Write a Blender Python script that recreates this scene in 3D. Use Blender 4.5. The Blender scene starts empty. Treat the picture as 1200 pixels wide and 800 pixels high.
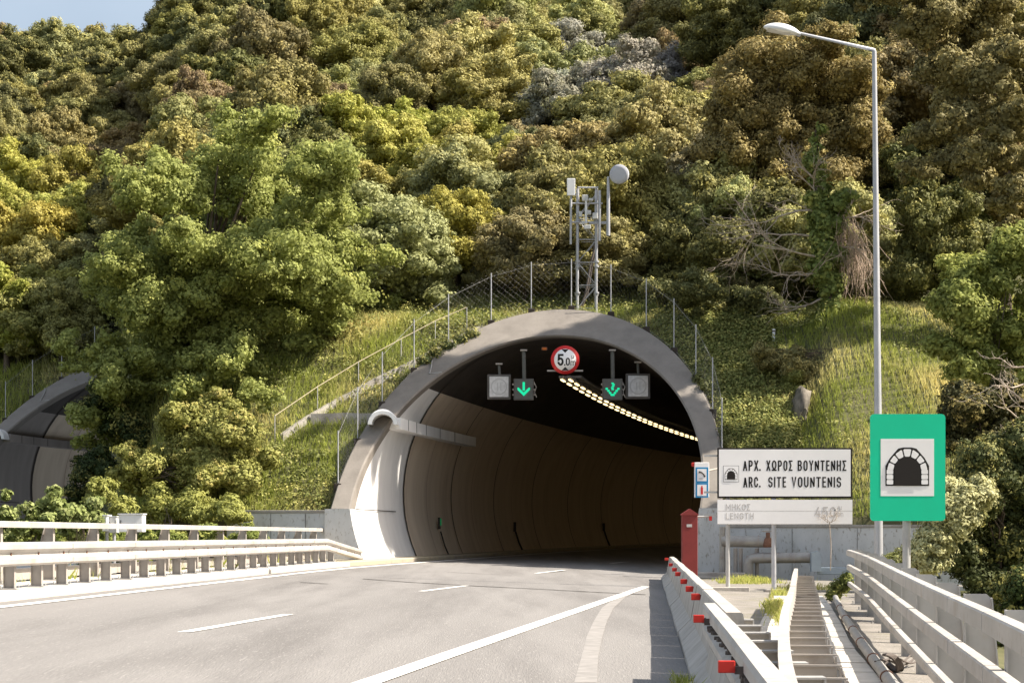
import bpy, math, random
import numpy as np
from mathutils import Vector, Matrix
R = math.radians
random.seed(7); RNG = np.random.default_rng(7)
scene = bpy.context.scene
COL = scene.collection
F = 2200.0; CX = 600.0; HY = 627.0; CZ = 1.35      # focal length in photo pixels, horizon row, eye height

# ---------------------------------------------------------------- camera
cam = bpy.data.cameras.new('camera'); cam_o = bpy.data.objects.new('camera', cam); COL.objects.link(cam_o)
cam.sensor_width = 36; cam.lens = F/1200*36; cam.shift_y = (HY-400)/1200
cam.clip_end = 6000; cam.clip_start = 0.1
cam_o.location = (0, 0, CZ); cam_o.rotation_euler = (R(90), 0, 0)
scene.camera = cam_o

def at(px, py, Y): return Vector(((px-CX)/F*Y, Y, CZ+(HY-py)/F*Y))

# ---------------------------------------------------------------- light
SUN_AZ, SUN_EL = R(95), R(47)       # azimuth clockwise from +Y
w = bpy.data.worlds.new('World'); scene.world = w; w.use_nodes = True
nt = w.node_tree; nt.nodes.clear()
out = nt.nodes.new('ShaderNodeOutputWorld'); bg = nt.nodes.new('ShaderNodeBackground')
sky = nt.nodes.new('ShaderNodeTexSky'); sky.sky_type = 'NISHITA'; sky.sun_disc = False
sky.sun_elevation = SUN_EL; sky.sun_rotation = SUN_AZ; sky.air_density = 1.2; sky.dust_density = 4.5; sky.ozone_density = 1.0
bg.inputs[1].default_value = 0.070
wtc = nt.nodes.new('ShaderNodeTexCoord'); wn = nt.nodes.new('ShaderNodeTexNoise'); wn.inputs['Scale'].default_value = 2.2; wn.inputs['Detail'].default_value = 7
wr = nt.nodes.new('ShaderNodeMapRange'); wr.inputs[1].default_value = .42; wr.inputs[2].default_value = .72; wr.inputs[3].default_value = .22; wr.inputs[4].default_value = .75
wm = nt.nodes.new('ShaderNodeMix'); wm.data_type = 'RGBA'; wm.inputs[7].default_value = (5.4, 6.2, 7.2, 1)
nt.links.new(wtc.outputs['Generated'], wn.inputs['Vector']); nt.links.new(wn.outputs['Fac'], wr.inputs[0]); nt.links.new(wr.outputs[0], wm.inputs[0])
nt.links.new(sky.outputs[0], wm.inputs[6]); nt.links.new(wm.outputs[2], bg.inputs[0]); nt.links.new(bg.outputs[0], out.inputs[0])
sl = bpy.data.lights.new('sun', 'SUN'); sl.energy = 4.8; sl.angle = R(0.6); sl.color = (1.0, 0.92, 0.80)
so = bpy.data.objects.new('sun', sl); COL.objects.link(so)
sd = Vector((math.sin(SUN_AZ)*math.cos(SUN_EL), math.cos(SUN_AZ)*math.cos(SUN_EL), math.sin(SUN_EL)))
so.rotation_euler = sd.to_track_quat('Z', 'Y').to_euler(); so.location = (40, 0, 60)
scene.view_settings.view_transform = 'Standard'; scene.view_settings.look = 'None'
scene.view_settings.exposure = 1.2; scene.view_settings.gamma = 1.0; scene.view_settings.use_curve_mapping = False
scene.render.engine = 'CYCLES'
scene.cycles.max_bounces = 9; scene.cycles.diffuse_bounces = 6; scene.cycles.transparent_max_bounces = 4
scene.cycles.caustics_reflective = False; scene.cycles.caustics_refractive = False
scene.cycles.use_denoising = True

# ---------------------------------------------------------------- materials
def mat(name, c1, c2=None, scale=3.0, detail=6, rough=0.8, metal=0.0, spec=0.3, bump=0.0, bscale=None, c3=None, s3=0.6,
        stretch=(1, 1, 1), contrast=(0.35, 0.65), c4=None, s4=30.0, emit=None, estr=0.0, m3=(0.55, 0.75)):
    """noise-mixed c1/c2, with optional patches of c3 and fine specks of c4"""
    m = bpy.data.materials.new(name); m.use_nodes = True
    n = m.node_tree.nodes; l = m.node_tree.links
    p = n['Principled BSDF']
    p.inputs['Roughness'].default_value = rough; p.inputs['Metallic'].default_value = metal
    p.inputs['Specular IOR Level'].default_value = spec
    tc = n.new('ShaderNodeTexCoord'); mp = n.new('ShaderNodeMapping'); mp.inputs['Scale'].default_value = stretch
    l.new(tc.outputs['Object'], mp.inputs[0])
    col = None
    def layer(prev, c, sc, lo, hi, det):
        t = n.new('ShaderNodeTexNoise'); t.inputs['Scale'].default_value = sc; t.inputs['Detail'].default_value = det
        t.inputs['Roughness'].default_value = 0.6
        l.new(mp.outputs[0], t.inputs['Vector'])
        r = n.new('ShaderNodeMapRange'); r.inputs[1].default_value = lo; r.inputs[2].default_value = hi
        l.new(t.outputs['Fac'], r.inputs[0])
        mx = n.new('ShaderNodeMix'); mx.data_type = 'RGBA'
        l.new(r.outputs[0], mx.inputs[0])
        if isinstance(prev, tuple): mx.inputs[6].default_value = (*prev, 1)
        else: l.new(prev, mx.inputs[6])
        mx.inputs[7].default_value = (*c, 1)
        return mx.outputs[2]
    if c2 is None: p.inputs['Base Color'].default_value = (*c1, 1)
    else:
        col = layer(c1, c2, scale, contrast[0], contrast[1], detail)
        if c3: col = layer(col, c3, s3, m3[0], m3[1], 8)
        if c4: col = layer(col, c4, s4, 0.58, 0.72, 3)
        l.new(col, p.inputs['Base Color'])
    if bump:
        t = n.new('ShaderNodeTexNoise'); t.inputs['Scale'].default_value = bscale or scale*8; t.inputs['Detail'].default_value = 5
        l.new(mp.outputs[0], t.inputs['Vector'])
        b = n.new('ShaderNodeBump'); b.inputs['Strength'].default_value = bump; b.inputs['Distance'].default_value = 0.02
        l.new(t.outputs['Fac'], b.inputs['Height']); l.new(b.outputs[0], p.inputs['Normal'])
    if emit:
        p.inputs['Emission Color'].default_value = (*emit, 1); p.inputs['Emission Strength'].default_value = estr
    return m

def foliage(name, trans=0.22, tip=(0.30, 0.27, 0.05), tipamt=0.5, fixed=None):
    """leaf material: the object's own colour, varied per leaf and per tuft, partly translucent"""
    m = bpy.data.materials.new(name); m.use_nodes = True
    n = m.node_tree.nodes; l = m.node_tree.links; n.clear()
    o = n.new('ShaderNodeOutputMaterial')
    geo = n.new('ShaderNodeNewGeometry'); oi = n.new('ShaderNodeObjectInfo')
    at_ = n.new('ShaderNodeAttribute'); at_.attribute_name = 'tint'
    if fixed:
        rg = n.new('ShaderNodeRGB'); rg.outputs[0].default_value = (*fixed, 1); base = rg.outputs[0]
    else: base = oi.outputs['Color']
    mr = n.new('ShaderNodeMapRange'); mr.inputs[1].default_value = 0.5; mr.inputs[2].default_value = 1.0
    mr.inputs[3].default_value = 0; mr.inputs[4].default_value = tipamt
    l.new(at_.outputs['Fac'], mr.inputs[0])
    mx = n.new('ShaderNodeMix'); mx.data_type = 'RGBA'; l.new(mr.outputs[0], mx.inputs[0])
    l.new(base, mx.inputs[6]); mx.inputs[7].default_value = (*tip, 1)
    v = n.new('ShaderNodeMapRange'); v.inputs[3].default_value = 0.78; v.inputs[4].default_value = 1.22
    l.new(geo.outputs['Random Per Island'], v.inputs[0])
    hs = n.new('ShaderNodeHueSaturation'); l.new(mx.outputs[2], hs.inputs['Color']); l.new(v.outputs[0], hs.inputs['Value'])
    pr = n.new('ShaderNodeBsdfPrincipled'); pr.inputs['Roughness'].default_value = 0.6
    pr.inputs['Specular IOR Level'].default_value = 0.15
    tr = n.new('ShaderNodeBsdfTranslucent')
    l.new(hs.outputs[0], pr.inputs['Base Color']); l.new(hs.outputs[0], tr.inputs['Color'])
    ms = n.new('ShaderNodeMixShader'); ms.inputs[0].default_value = trans
    l.new(pr.outputs[0], ms.inputs[1]); l.new(tr.outputs[0], ms.inputs[2]); l.new(ms.outputs[0], o.inputs[0])
    return m

M = {}
M['leaf'] = foliage('leaf_material', tip=(0.56, 0.49, 0.15), tipamt=.75)
M['leaf_fresh'] = foliage('fresh_leaf_material', trans=0.4, tip=(0.58, 0.56, 0.16), tipamt=0.75)
M['leaf_rust'] = foliage('rust_tipped_leaf_material', trans=0.22, tip=(0.60, 0.48, 0.17), tipamt=0.75)
M['leaf_pale'] = foliage('pale_leaf_material', trans=0.25, tip=(0.50, 0.50, 0.24), tipamt=0.7)
M['grass'] = foliage('grass_material', trans=0.4, tip=(0.86, 0.74, 0.34), tipamt=0.9, fixed=(0.36, 0.40, 0.085))
M['weed'] = foliage('weed_leaf_material', trans=0.3, tip=(0.55, 0.50, 0.17), tipamt=0.8, fixed=(0.21, 0.23, 0.07))
M['grass_deep'] = foliage('short_grass_material', trans=0.35, tip=(0.42, 0.34, 0.13), tipamt=0.8, fixed=(0.15, 0.17, 0.045))
M['bark'] = mat('bark', (0.16, 0.12, 0.09), (0.07, 0.05, 0.04), scale=6, stretch=(1, 1, .25), bump=.8)
M['twig'] = mat('dry_twig', (0.50, 0.42, 0.34), (0.32, 0.25, 0.19), scale=6)
M['soil'] = mat('hill_soil', (0.075, 0.080, 0.030), (0.12, 0.11, 0.05), scale=0.7, c3=(0.05, 0.06, 0.02), s3=.2, bump=1.0, bscale=3)
M['asphalt'] = mat('asphalt', (0.185, 0.174, 0.166), (0.228, 0.215, 0.205), scale=0.5, detail=9, rough=.85, c3=(0.125, 0.116, 0.110), s3=0.9,
                   c4=(0.27, 0.255, 0.24), s4=38, bump=.5, bscale=60, stretch=(1, .09, 1), m3=(.46, .78))
M['paint'] = mat('road_paint', (0.80, 0.78, 0.74), (0.60, 0.57, 0.53), scale=4, detail=8, contrast=(.45, .8), c4=(.38, .36, .33), s4=25)
M['paint_old'] = mat('worn_road_paint', (0.30, 0.28, 0.265), (0.22, 0.207, 0.195), scale=5, detail=8)
M['tar'] = mat('tar_joint', (0.05, 0.045, 0.04), (0.10, .09, .08), scale=8)
M['kerbc'] = mat('kerb_concrete', (0.60, 0.56, 0.50), (0.46, 0.42, 0.37), scale=2.0, c3=(.42, .30, .20), s3=1.2, m3=(.62, .8), bump=.3)
M['kerby'] = mat('yellowed_kerb', (0.42, 0.36, 0.24), (0.34, 0.30, 0.24), scale=1.2, c3=(.25, .21, .17), s3=1.5, bump=.3)
M['concrete'] = mat('concrete', (0.42, 0.39, 0.35), (0.30, 0.27, 0.24), scale=1.5, c3=(.20, .17, .14), s3=.9, c4=(.5, .47, .43), bump=.35)
M['jersey'] = mat('barrier_concrete', (0.48, 0.45, 0.41), (0.37, 0.34, 0.30), scale=2.5, c3=(.22, .19, .16), s3=1.8, stretch=(1, 1, .3), bump=.35, m3=(.6, .8))
M['ring'] = mat('portal_concrete', (0.235, 0.21, 0.185), (0.20, 0.178, 0.156), scale=1.6, c3=(.15, .132, .115), s3=1.3, stretch=(1, 1, .35), bump=.3, m3=(.50, .85))
M['ring_white'] = mat('whitewashed_concrete', (0.62, 0.62, 0.62), (0.52, 0.52, 0.51), scale=1.5, c3=(.25, .22, .18), s3=1.6, m3=(.60, .72), bump=.2,
                      stretch=(1, 1, .45), c4=(.3, .27, .23), s4=12)
M['lining_front'] = mat('cream_lining', (0.80, 0.785, 0.77), (0.72, 0.705, 0.69), scale=1.3, c3=(.58, .55, .51), s3=.8, stretch=(1, 1, .15), m3=(.62, .9))
M['lining_grey'] = mat('brownish_lining', (0.30, 0.265, 0.24), (0.25, 0.22, 0.20), scale=1.3, c3=(.19, .165, .145), s3=.8, stretch=(1, 1, .15), m3=(.55, .9))
M['lining'] = mat('sooty_lining', (0.66, 0.55, 0.43), (0.58, 0.475, 0.365), scale=1.6, c3=(.44, .35, .26), s3=1.1, stretch=(1, 1, .10), m3=(.52, .85))
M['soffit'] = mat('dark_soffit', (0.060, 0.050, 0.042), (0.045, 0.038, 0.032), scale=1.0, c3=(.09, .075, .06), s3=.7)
M['joint'] = mat('dark_joint', (0.045, 0.035, 0.028))
M['galv'] = mat('galvanised_steel', (0.48, 0.47, 0.455), (0.38, 0.37, 0.36), scale=2.0, rough=.55, metal=.25, c3=(.40, .36, .32), s3=2.5, m3=(.62, .85))
M['galv_rail'] = mat('weathered_rail', (0.49, 0.46, 0.43), (0.40, 0.375, 0.345), scale=1.2, rough=.6, metal=.15, c3=(.33, .27, .21), s3=1.6, m3=(.58, .8), c4=(.36, .32, .27), s4=14)
M['galv_post'] = mat('dull_post_steel', (0.42, 0.38, 0.34), (0.33, 0.30, 0.27), scale=2.0, rough=.7, metal=.15, c3=(.24, .20, .17), s3=2.5)
M['pole'] = mat('pole_steel', (0.50, 0.50, 0.52), (0.42, 0.42, 0.44), scale=1.5, rough=.5, metal=.4)
M['white'] = mat('white_enamel', (0.80, 0.80, 0.80), (0.74, 0.74, 0.74), scale=3, rough=.4)
M['dish'] = mat('grey_radome', (0.50, 0.50, 0.54), (0.46, 0.46, 0.50), scale=2, rough=.8)
M['signwhite'] = mat('reflective_white', (0.93, 0.90, 0.89), (0.89, 0.86, 0.85), scale=1.2, rough=.45)
M['signgreen'] = mat('reflective_green', (0.012, 0.62, 0.35), (0.015, 0.57, 0.32), scale=1.5, rough=.4)
M['signred'] = mat('sign_red', (0.62, 0.03, 0.03), rough=.4)
M['signblue'] = mat('sign_blue', (0.03, 0.25, 0.50), rough=.4)
M['black'] = mat('sign_black', (0.018, 0.014, 0.012), rough=.6)
M['faded'] = mat('faded_lettering', (0.48, 0.45, 0.43), (0.62, 0.59, 0.57), scale=20)
M['red'] = mat('red_cabinet_paint', (0.27, 0.045, 0.042), (0.22, 0.038, 0.035), scale=2, rough=.5)
M['reflector'] = mat('red_reflector', (0.52, 0.035, 0.025), rough=.35)
M['rust'] = mat('rusty_metal', (0.24, 0.12, 0.08), (0.16, 0.08, 0.05), scale=9, rough=.85)
M['signal_case'] = mat('signal_housing', (0.10, 0.09, 0.08), (0.075, 0.065, 0.06), scale=3, rough=.6)
M['signal_face'] = mat('dull_signal_face', (0.62, 0.60, 0.59), (0.48, 0.46, 0.44), scale=7, rough=.4)
M['signal_dim'] = mat('signal_ring', (0.42, 0.40, 0.39), rough=.5)
M['signal_dark'] = mat('signal_screen', (0.10, 0.10, 0.09), (0.08, 0.08, 0.075), scale=4, rough=.5)
M['green_lit'] = mat('green_lit_arrow', (0.01, 0.2, 0.1), emit=(0.004, 0.42, 0.20), estr=0.75)
M['lamp_lit'] = mat('lit_tunnel_lamp', (0.8, 0.7, 0.5), emit=(1.0, 0.76, 0.38), estr=1.35)
M['pipe'] = mat('insulated_pipe', (0.40, 0.38, 0.35), (0.30, 0.28, 0.26), scale=3, rough=.5, metal=.3, c3=(.22, .18, .15), s3=2)
M['pvc'] = mat('grey_conduit', (0.36, 0.345, 0.33), (0.27, 0.26, 0.245), scale=5, rough=.5)
M['strap'] = mat('dark_cable', (0.12, 0.10, 0.09), rough=.7)
M['plastic'] = mat('grey_plastic', (0.58, 0.58, 0.57), (0.5, .5, .49), scale=4, rough=.5)
M['bluegrey'] = mat('blue_grey_sheet', (0.36, 0.42, 0.47), (0.30, 0.35, 0.40), scale=4, rough=.45, metal=.2)
M['timber'] = mat('sun_bleached_rail', (0.52, 0.44, 0.30), (0.4, .34, .22), scale=6)
M['rock'] = mat('grey_rock', (0.21, 0.18, 0.145), (0.09, 0.08, 0.06), scale=4, c3=(.10, .10, .05), s3=1.5, stretch=(1, 1, .5), bump=1.0, bscale=6)
M['dirt'] = mat('gravelly_shoulder', (0.25, 0.225, 0.20), (0.18, 0.165, 0.145), scale=1.5, c3=(.16, .15, .07), s3=.6, c4=(.45, .42, .38), s4=30, bump=.6, bscale=30)

# ---------------------------------------------------------------- mesh builder
class MB:
    def __init__(s): s.v = []; s.f = []; s.smooth = []
    def _add(s, vs, fs, sm=False):
        o = len(s.v); s.v += [tuple(v) for v in vs]; s.f += [tuple(i+o for i in f) for f in fs]; s.smooth += [sm]*len(fs); return s
    def box(s, c, d, rz=0.0, m=None):
        x, y, z = d[0]/2, d[1]/2, d[2]/2; cs, sn = math.cos(rz), math.sin(rz); vs = []
        for sx, sy, sz in ((-1,-1,-1),(1,-1,-1),(1,1,-1),(-1,1,-1),(-1,-1,1),(1,-1,1),(1,1,1),(-1,1,1)):
            a, b = sx*x, sy*y; p = Vector((a*cs-b*sn, a*sn+b*cs, sz*z))
            if m is not None: p = m @ p
            vs.append(Vector(c)+p)
        return s._add(vs, [(3,2,1,0),(4,5,6,7),(0,1,5,4),(1,2,6,5),(2,3,7,6),(3,0,4,7)])
    def tube(s, pts, r, n=10, r2=None, caps=True):
        pts = [Vector(p) for p in pts]; k = len(pts)
        if isinstance(r, (int, float)):
            rs = [r + ((r2 if r2 is not None else r)-r)*i/max(1, k-1) for i in range(k)]
        else: rs = r
        vs = []; up = None
        for i in range(k):
            t = (pts[min(i+1, k-1)]-pts[max(i-1, 0)]).normalized()
            if up is None: up = t.orthogonal().normalized()
            else:
                up = (up - t*up.dot(t))
                up = up.normalized() if up.length > 1e-6 else t.orthogonal().normalized()
            bt = t.cross(up)
            for j in range(n):
                a = 2*math.pi*j/n; vs.append(pts[i]+(up*math.cos(a)+bt*math.sin(a))*rs[i])
        fs = [(i*n+j, i*n+(j+1) % n, (i+1)*n+(j+1) % n, (i+1)*n+j) for i in range(k-1) for j in range(n)]
        s._add(vs, fs, True)
        if caps: s._add([vs[j] for j in range(n)], [tuple(range(n))[::-1]]); s._add([vs[(k-1)*n+j] for j in range(n)], [tuple(range(n))])
        return s
    def sweep(s, rows, closed=True, caps=True, smooth=False):
        """rows: list of equal-length cross-sections (lists of points)"""
        n = len(rows[0]); vs = [p for r in rows for p in r]; fs = []
        for i in range(len(rows)-1):
            for j in range(n if closed else n-1):
                fs.append((i*n+j, i*n+(j+1) % n, (i+1)*n+(j+1) % n, (i+1)*n+j))
        s._add(vs, fs, smooth)
        if caps and closed: s._add(rows[0], [tuple(range(n))[::-1]]); s._add(rows[-1], [tuple(range(n))])
        return s
    def prism(s, pts2, o, u, v, nrm, depth):
        """flat outline pts2 in the plane o+u,v, thickened by depth along nrm"""
        o, u, v, nrm = map(Vector, (o, u, v, nrm)); k = len(pts2)
        a = [o+u*p[0]+v*p[1] for p in pts2]; b = [p+nrm*depth for p in a]
        return s._add(a+b, [tuple(range(k))[::-1], tuple(range(k, 2*k))]+[(i, (i+1) % k, k+(i+1) % k, k+i) for i in range(k)])
    def lathe(s, prof, o, axis=(0, 0, 1), n=24):
        o = Vector(o); ax = Vector(axis).normalized(); u = ax.orthogonal().normalized(); v = ax.cross(u)
        rows = [[o+ax*h+(u*math.cos(2*math.pi*j/n)+v*math.sin(2*math.pi*j/n))*r for j in range(n)] for r, h in prof]
        return s.sweep(rows, True, True, True)
    def build(s, name, m, parent=None, bevel=0.0):
        me = bpy.data.meshes.new(name); off = Vector((0, 0, 0))
        if parent is not None:
            p = parent
            while p is not None: off = off+p.location; p = p.parent
        me.from_pydata([tuple(Vector(v)-off) for v in s.v], [], s.f)
        me.polygons.foreach_set('use_smooth', s.smooth); me.materials.append(m); me.validate(); me.update()
        o = bpy.data.objects.new(name, me); COL.objects.link(o)
        if parent is not None: o.parent = parent
        if bevel:
            b = o.modifiers.new('bevel', 'BEVEL'); b.width = bevel; b.segments = 2; b.limit_method = 'ANGLE'
        return o

def tag(o, label=None, cat=None, group=None, kind=None):
    if label: o['label'] = label
    if cat: o['category'] = cat
    if group: o['group'] = group
    if kind: o['kind'] = kind
    return o
def thing(name, loc, label, cat, group=None):
    o = bpy.data.objects.new(name, None); COL.objects.link(o); o.location = loc; o.empty_display_size = .3
    return tag(o, label, cat, group)
def copy_tree(o, parent=None):
    c = o.copy(); COL.objects.link(c)
    if parent is not None: c.parent = parent
    for ch in list(o.children): copy_tree(ch, c)
    return c
def struct(mb, name, m, **k):
    o = mb.build(name, m, **k); o['kind'] = 'structure'; return o
# ---- stroke lettering: condensed grotesque capitals drawn as flat ribbons
def _arc(cx_, cy_, rx, ry, a0, a1, n=10): return [(cx_+rx*math.cos(R(a0+(a1-a0)*i/n)), cy_+ry*math.sin(R(a0+(a1-a0)*i/n))) for i in range(n+1)]
_O = _arc(.5, .70, .5, .30, 0, 180, 12)+_arc(.5, .30, .5, .30, 180, 360, 12)+[(1, .70)]
GLY = {
 'A': [[(0, 0), (.5, 1), (1, 0)], [(.17, .28), (.83, .28)]], 'P': [[(0, 0), (0, 1), (.55, 1)]+_arc(.55, .735, .45, .265, 90, -90)+[(0, .47)]],
 'B': [[(0, 0), (0, 1), (.55, 1)]+_arc(.55, .77, .40, .23, 90, -90)+[(0, .54)], [(.5, .54)]+_arc(.55, .27, .45, .27, 90, -90)+[(0, 0)]],
 'X': [[(0, 0), (1, 1)], [(0, 1), (1, 0)]], 'O': [_O], '0': [_O], 'S': [_arc(.5, .74, .5, .26, 15, 180, 9)+[(.03, .66), (.12, .56), (.88, .44), (.97, .34)]+_arc(.5, .26, .5, .26, 0, -165, 9)],
 'C': [_arc(.5, .70, .5, .30, 5, 180, 10)+_arc(.5, .30, .5, .30, 180, 355, 10)], 'G': [_arc(.5, .70, .5, .30, 5, 180, 10)+_arc(.5, .30, .5, .30, 180, 360, 10)+[(1, .46), (.55, .46)]],
 'W': [[(0, 0), (.30, 0), (.30, .16)]+_arc(.5, .58, .5, .42, 228, -48, 16)+[(.70, .16), (.70, 0), (1, 0)]],
 'Z': [[(1, 1), (0, 1), (.6, .5), (0, 0), (1, 0)]], 'Y': [[(0, 1), (.5, .45), (1, 1)], [(.5, .45), (.5, 0)]], 'N': [[(0, 0), (0, 1), (1, 0), (1, 1)]],
 'T': [[(0, 1), (1, 1)], [(.5, 1), (.5, 0)]], 'E': [[(1, 1), (0, 1), (0, 0), (1, 0)], [(0, .52), (.85, .52)]], 'H': [[(0, 0), (0, 1)], [(1, 0), (1, 1)], [(0, .5), (1, .5)]],
 'I': [[(.5, 0), (.5, 1)]], 'U': [[(0, 1), (0, .3)]+_arc(.5, .30, .5, .30, 180, 360, 12)+[(1, 1)]], 'V': [[(0, 1), (.5, 0), (1, 1)]],
 'M': [[(0, 0), (0, 1), (.5, .3), (1, 1), (1, 0)]], 'K': [[(0, 0), (0, 1)], [(1, 1), (.05, .38)], [(.35, .56), (1, 0)]], 'L': [[(0, 1), (0, 0), (1, 0)]], 'R': [[(0, 0), (0, 1), (.55, 1)]+_arc(.55, .735, .42, .265, 90, -90)+[(0, .47)], [(.5, .47), (1, 0)]],
 '4': [[(1, .25), (0, .25), (.62, 1)], [(.78, .6), (.78, 0)]], '5': [[(.95, 1), (.10, 1), (.04, .54)]+_arc(.48, .32, .5, .32, 125, -155, 14)],
 'm': [[(0, 0), (0, 1)], [(0, .6)]+_arc(.25, .72, .25, .28, 150, 0, 7)+[(.5, 0)], [(.5, .6)]+_arc(.75, .72, .25, .28, 150, 0, 7)+[(1, 0)]],
 'u': [[(0, -.45), (0, 1)], [(0, .3)]+_arc(.45, .28, .45, .28, 180, 350, 8)+[(.9, 1)], [(.9, 1), (.9, 0)]]}
WID = {'I': .18, 'M': .78, 'm': 1.1, 'W': .72, 'E': .50, 'L': .48, 'Z': .56, 'T': .60}
def ribbon(mb, pts, t, y, o):
    """flat stroke of width t; pts in the x-z plane from o, y its plane, thickened towards the viewer"""
    k = len(pts); P = [Vector((p[0], p[1])) for p in pts]; P = [p for i, p in enumerate(P) if i == 0 or (p-P[i-1]).length > 1e-6]; k = len(P)
    rows = []
    for i in range(k):
        d1 = (P[i]-P[i-1]).normalized() if i else None; d2 = (P[i+1]-P[i]).normalized() if i < k-1 else None
        d = d1 or d2
        n = Vector((-d.y, d.x)); s_ = 1.0
        if d1 and d2:
            m_ = (Vector((-d1.y, d1.x))+Vector((-d2.y, d2.x)))
            if m_.length > .35: m_.normalize(); s_ = 1/max(.42, m_.dot(Vector((-d1.y, d1.x)))); n = m_
        e = d*(t*.5 if (i == k-1) else -t*.5 if i == 0 else 0)
        a, b = P[i]+e+n*t/2*s_, P[i]+e-n*t/2*s_
        rows.append([Vector((o.x+a.x, y, o.z+a.y)), Vector((o.x+b.x, y, o.z+b.y)), Vector((o.x+b.x, y-.002, o.z+b.y)), Vector((o.x+a.x, y-.002, o.z+a.y))])
    mb.sweep(rows, True, True)
def lettering(text, m, name, parent, x0, z0, width, height, y, weight=.15, gap=.20):
    ws = [WID.get(c_, .62) for c_ in text]; tot = sum(ws)+gap*(len(text)-1); k = width/tot; mb = MB(); x = x0; t = height*weight; n = 0
    for c_, w_ in zip(text, ws):
        for st in GLY[c_]:
            ww = max(w_*k-t, .001); pts = [(t/2+p[0]*ww if c_ != 'I' else w_*k/2, t/2+p[1]*(height-t)) for p in st]
            ribbon(mb, pts, t, y-.0004*(n % 3), Vector((x, 0, z0))); n += 1
        x += (w_+gap)*k
    return mb.build(name, m, parent)

# ---------------------------------------------------------------- layout functions
def sm(a, b, x):
    t = np.clip((x-a)/(b-a), 0, 1); return t*t*(3-2*t)
class Tunnel:
    def __init__(s, x0, y0, th, zf, rad, kap, base=0.0):
        s.x0, s.y0, s.th, s.zf, s.R, s.kap, s.base = x0, y0, th, zf, rad, kap, base; s.zc = 3.0+base
    def ax(s, u):
        th = s.th+s.kap*max(0, u)
        d = (math.sin(s.th), math.cos(s.th))
        if u <= 0 or s.kap == 0: return (s.x0+d[0]*u, s.y0+d[1]*u, s.th)
        k = s.kap
        return (s.x0+(math.cos(s.th)-math.cos(th))/k, s.y0+(math.sin(th)-math.sin(s.th))/k, th)
    def pt(s, u, lat, z):
        x, y, th = s.ax(u); return Vector((x+math.cos(th)*lat, y-math.sin(th)*lat, z+.004*max(0, u-8)))
    def setback(s, z): return 1.28*max(0, z-s.base-2.2)
    def uv(s, X, Y):     # along, lateral (straight approximation)
        dx, dy = X-s.x0, Y-s.y0
        return dx*math.sin(s.th)+dy*math.cos(s.th), dx*math.cos(s.th)-dy*math.sin(s.th)
T1 = Tunnel(0.36, 65.0, R(8.0), 0, 6.15, 0.0024)
T2 = Tunnel(-21.2, 91.0, R(8.0), 0, 6.15, 0.0024, base=0.8)
def rout(a):          # outer radius of the collar at angle a (from the right springing)
    return 6.85+0.56*max(0, math.sin(a))**2

def XL(Y):            # left kerb
    if Y < 58: return -9.55+.0654*Y
    x = -9.55+.0654*58
    if Y < 76: d = Y-58; return x+.0654*d+.0084*d*d/2
    d = 18; x += .0654*d+.0084*d*d/2
    p = T1.ax(Y-65+.0)
    return None
def XR(Y): return .40+.0725*Y      # barrier foot

def terr(X, Y):
    X = np.asarray(X, float); Y = np.asarray(Y, float)
    u1, l1 = T1.uv(X, Y); u2, l2 = T2.uv(X, Y)
    wv = sm(-17.5, -12.0, X+.15*(Y-65))
    f = wv*u1+(1-wv)*u2
    # flat ground in front
    xl = -9.55+.0654*Y; xr = XR(Y)
    t = np.clip((X-xl)/(xr-xl), 0, 1)
    g = .35*(1-t)-.10
    g = np.where(X < xl-2.2, g-.9*sm(0, 2.0, xl-2.2-X), g)
    g = g-.15*sm(0, 1.2, X-xr)
    lat = X-(1.25+.1505*Y)
    g = g-.5*sm(.6, 2.5, lat)
    rb = np.minimum(.55*np.maximum(0, lat-5.5), 9.0)
    g = g+rb*(1-sm(0, 14, f))
    slope = 1.75+.78*(f-.5)+.12*np.sin(X*.9)*np.sin(Y*.8+X*.3)
    k2 = .40+.34*sm(5, 22, X-.05*(Y-80))
    ft = 10.9
    fu = np.maximum(0, f-ft)
    u1r, l1r = u1, l1
    slope = slope+1.1*sm(9.4, 11.0, l1r)*sm(0.5, 3.5, f)*(1-sm(9.5, 12, f))
    up = 9.87+.30*np.minimum(fu, 5)+k2*np.maximum(0, fu-5)
    und = (1.3*np.sin(X*.17+1.3)*np.sin(Y*.11+.5)+1.0*np.sin(X*.31-Y*.13)+.8*np.sin(Y*.29+X*.1))*sm(18, 50, f)
    up = up+und
    z = np.where(f < .45, g, np.where(f < .65, g+(1.75-g)*np.clip((f-.45)/.2, 0, 1), np.where(f < ft, slope, up)))
    z = np.where(Y > 205, z-.45*(Y-205), z)
    z = np.maximum(z, -3)
    return z
def ground_hit(px, py, zoff=0.0, y0=55.0, y1=240.0):
    for i in range(4000):
        Y = y0+(y1-y0)*i/4000; p = at(px, py, Y)
        if p.z <= float(terr(p.x, p.y))+zoff: return p
    return at(px, py, y1)
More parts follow.
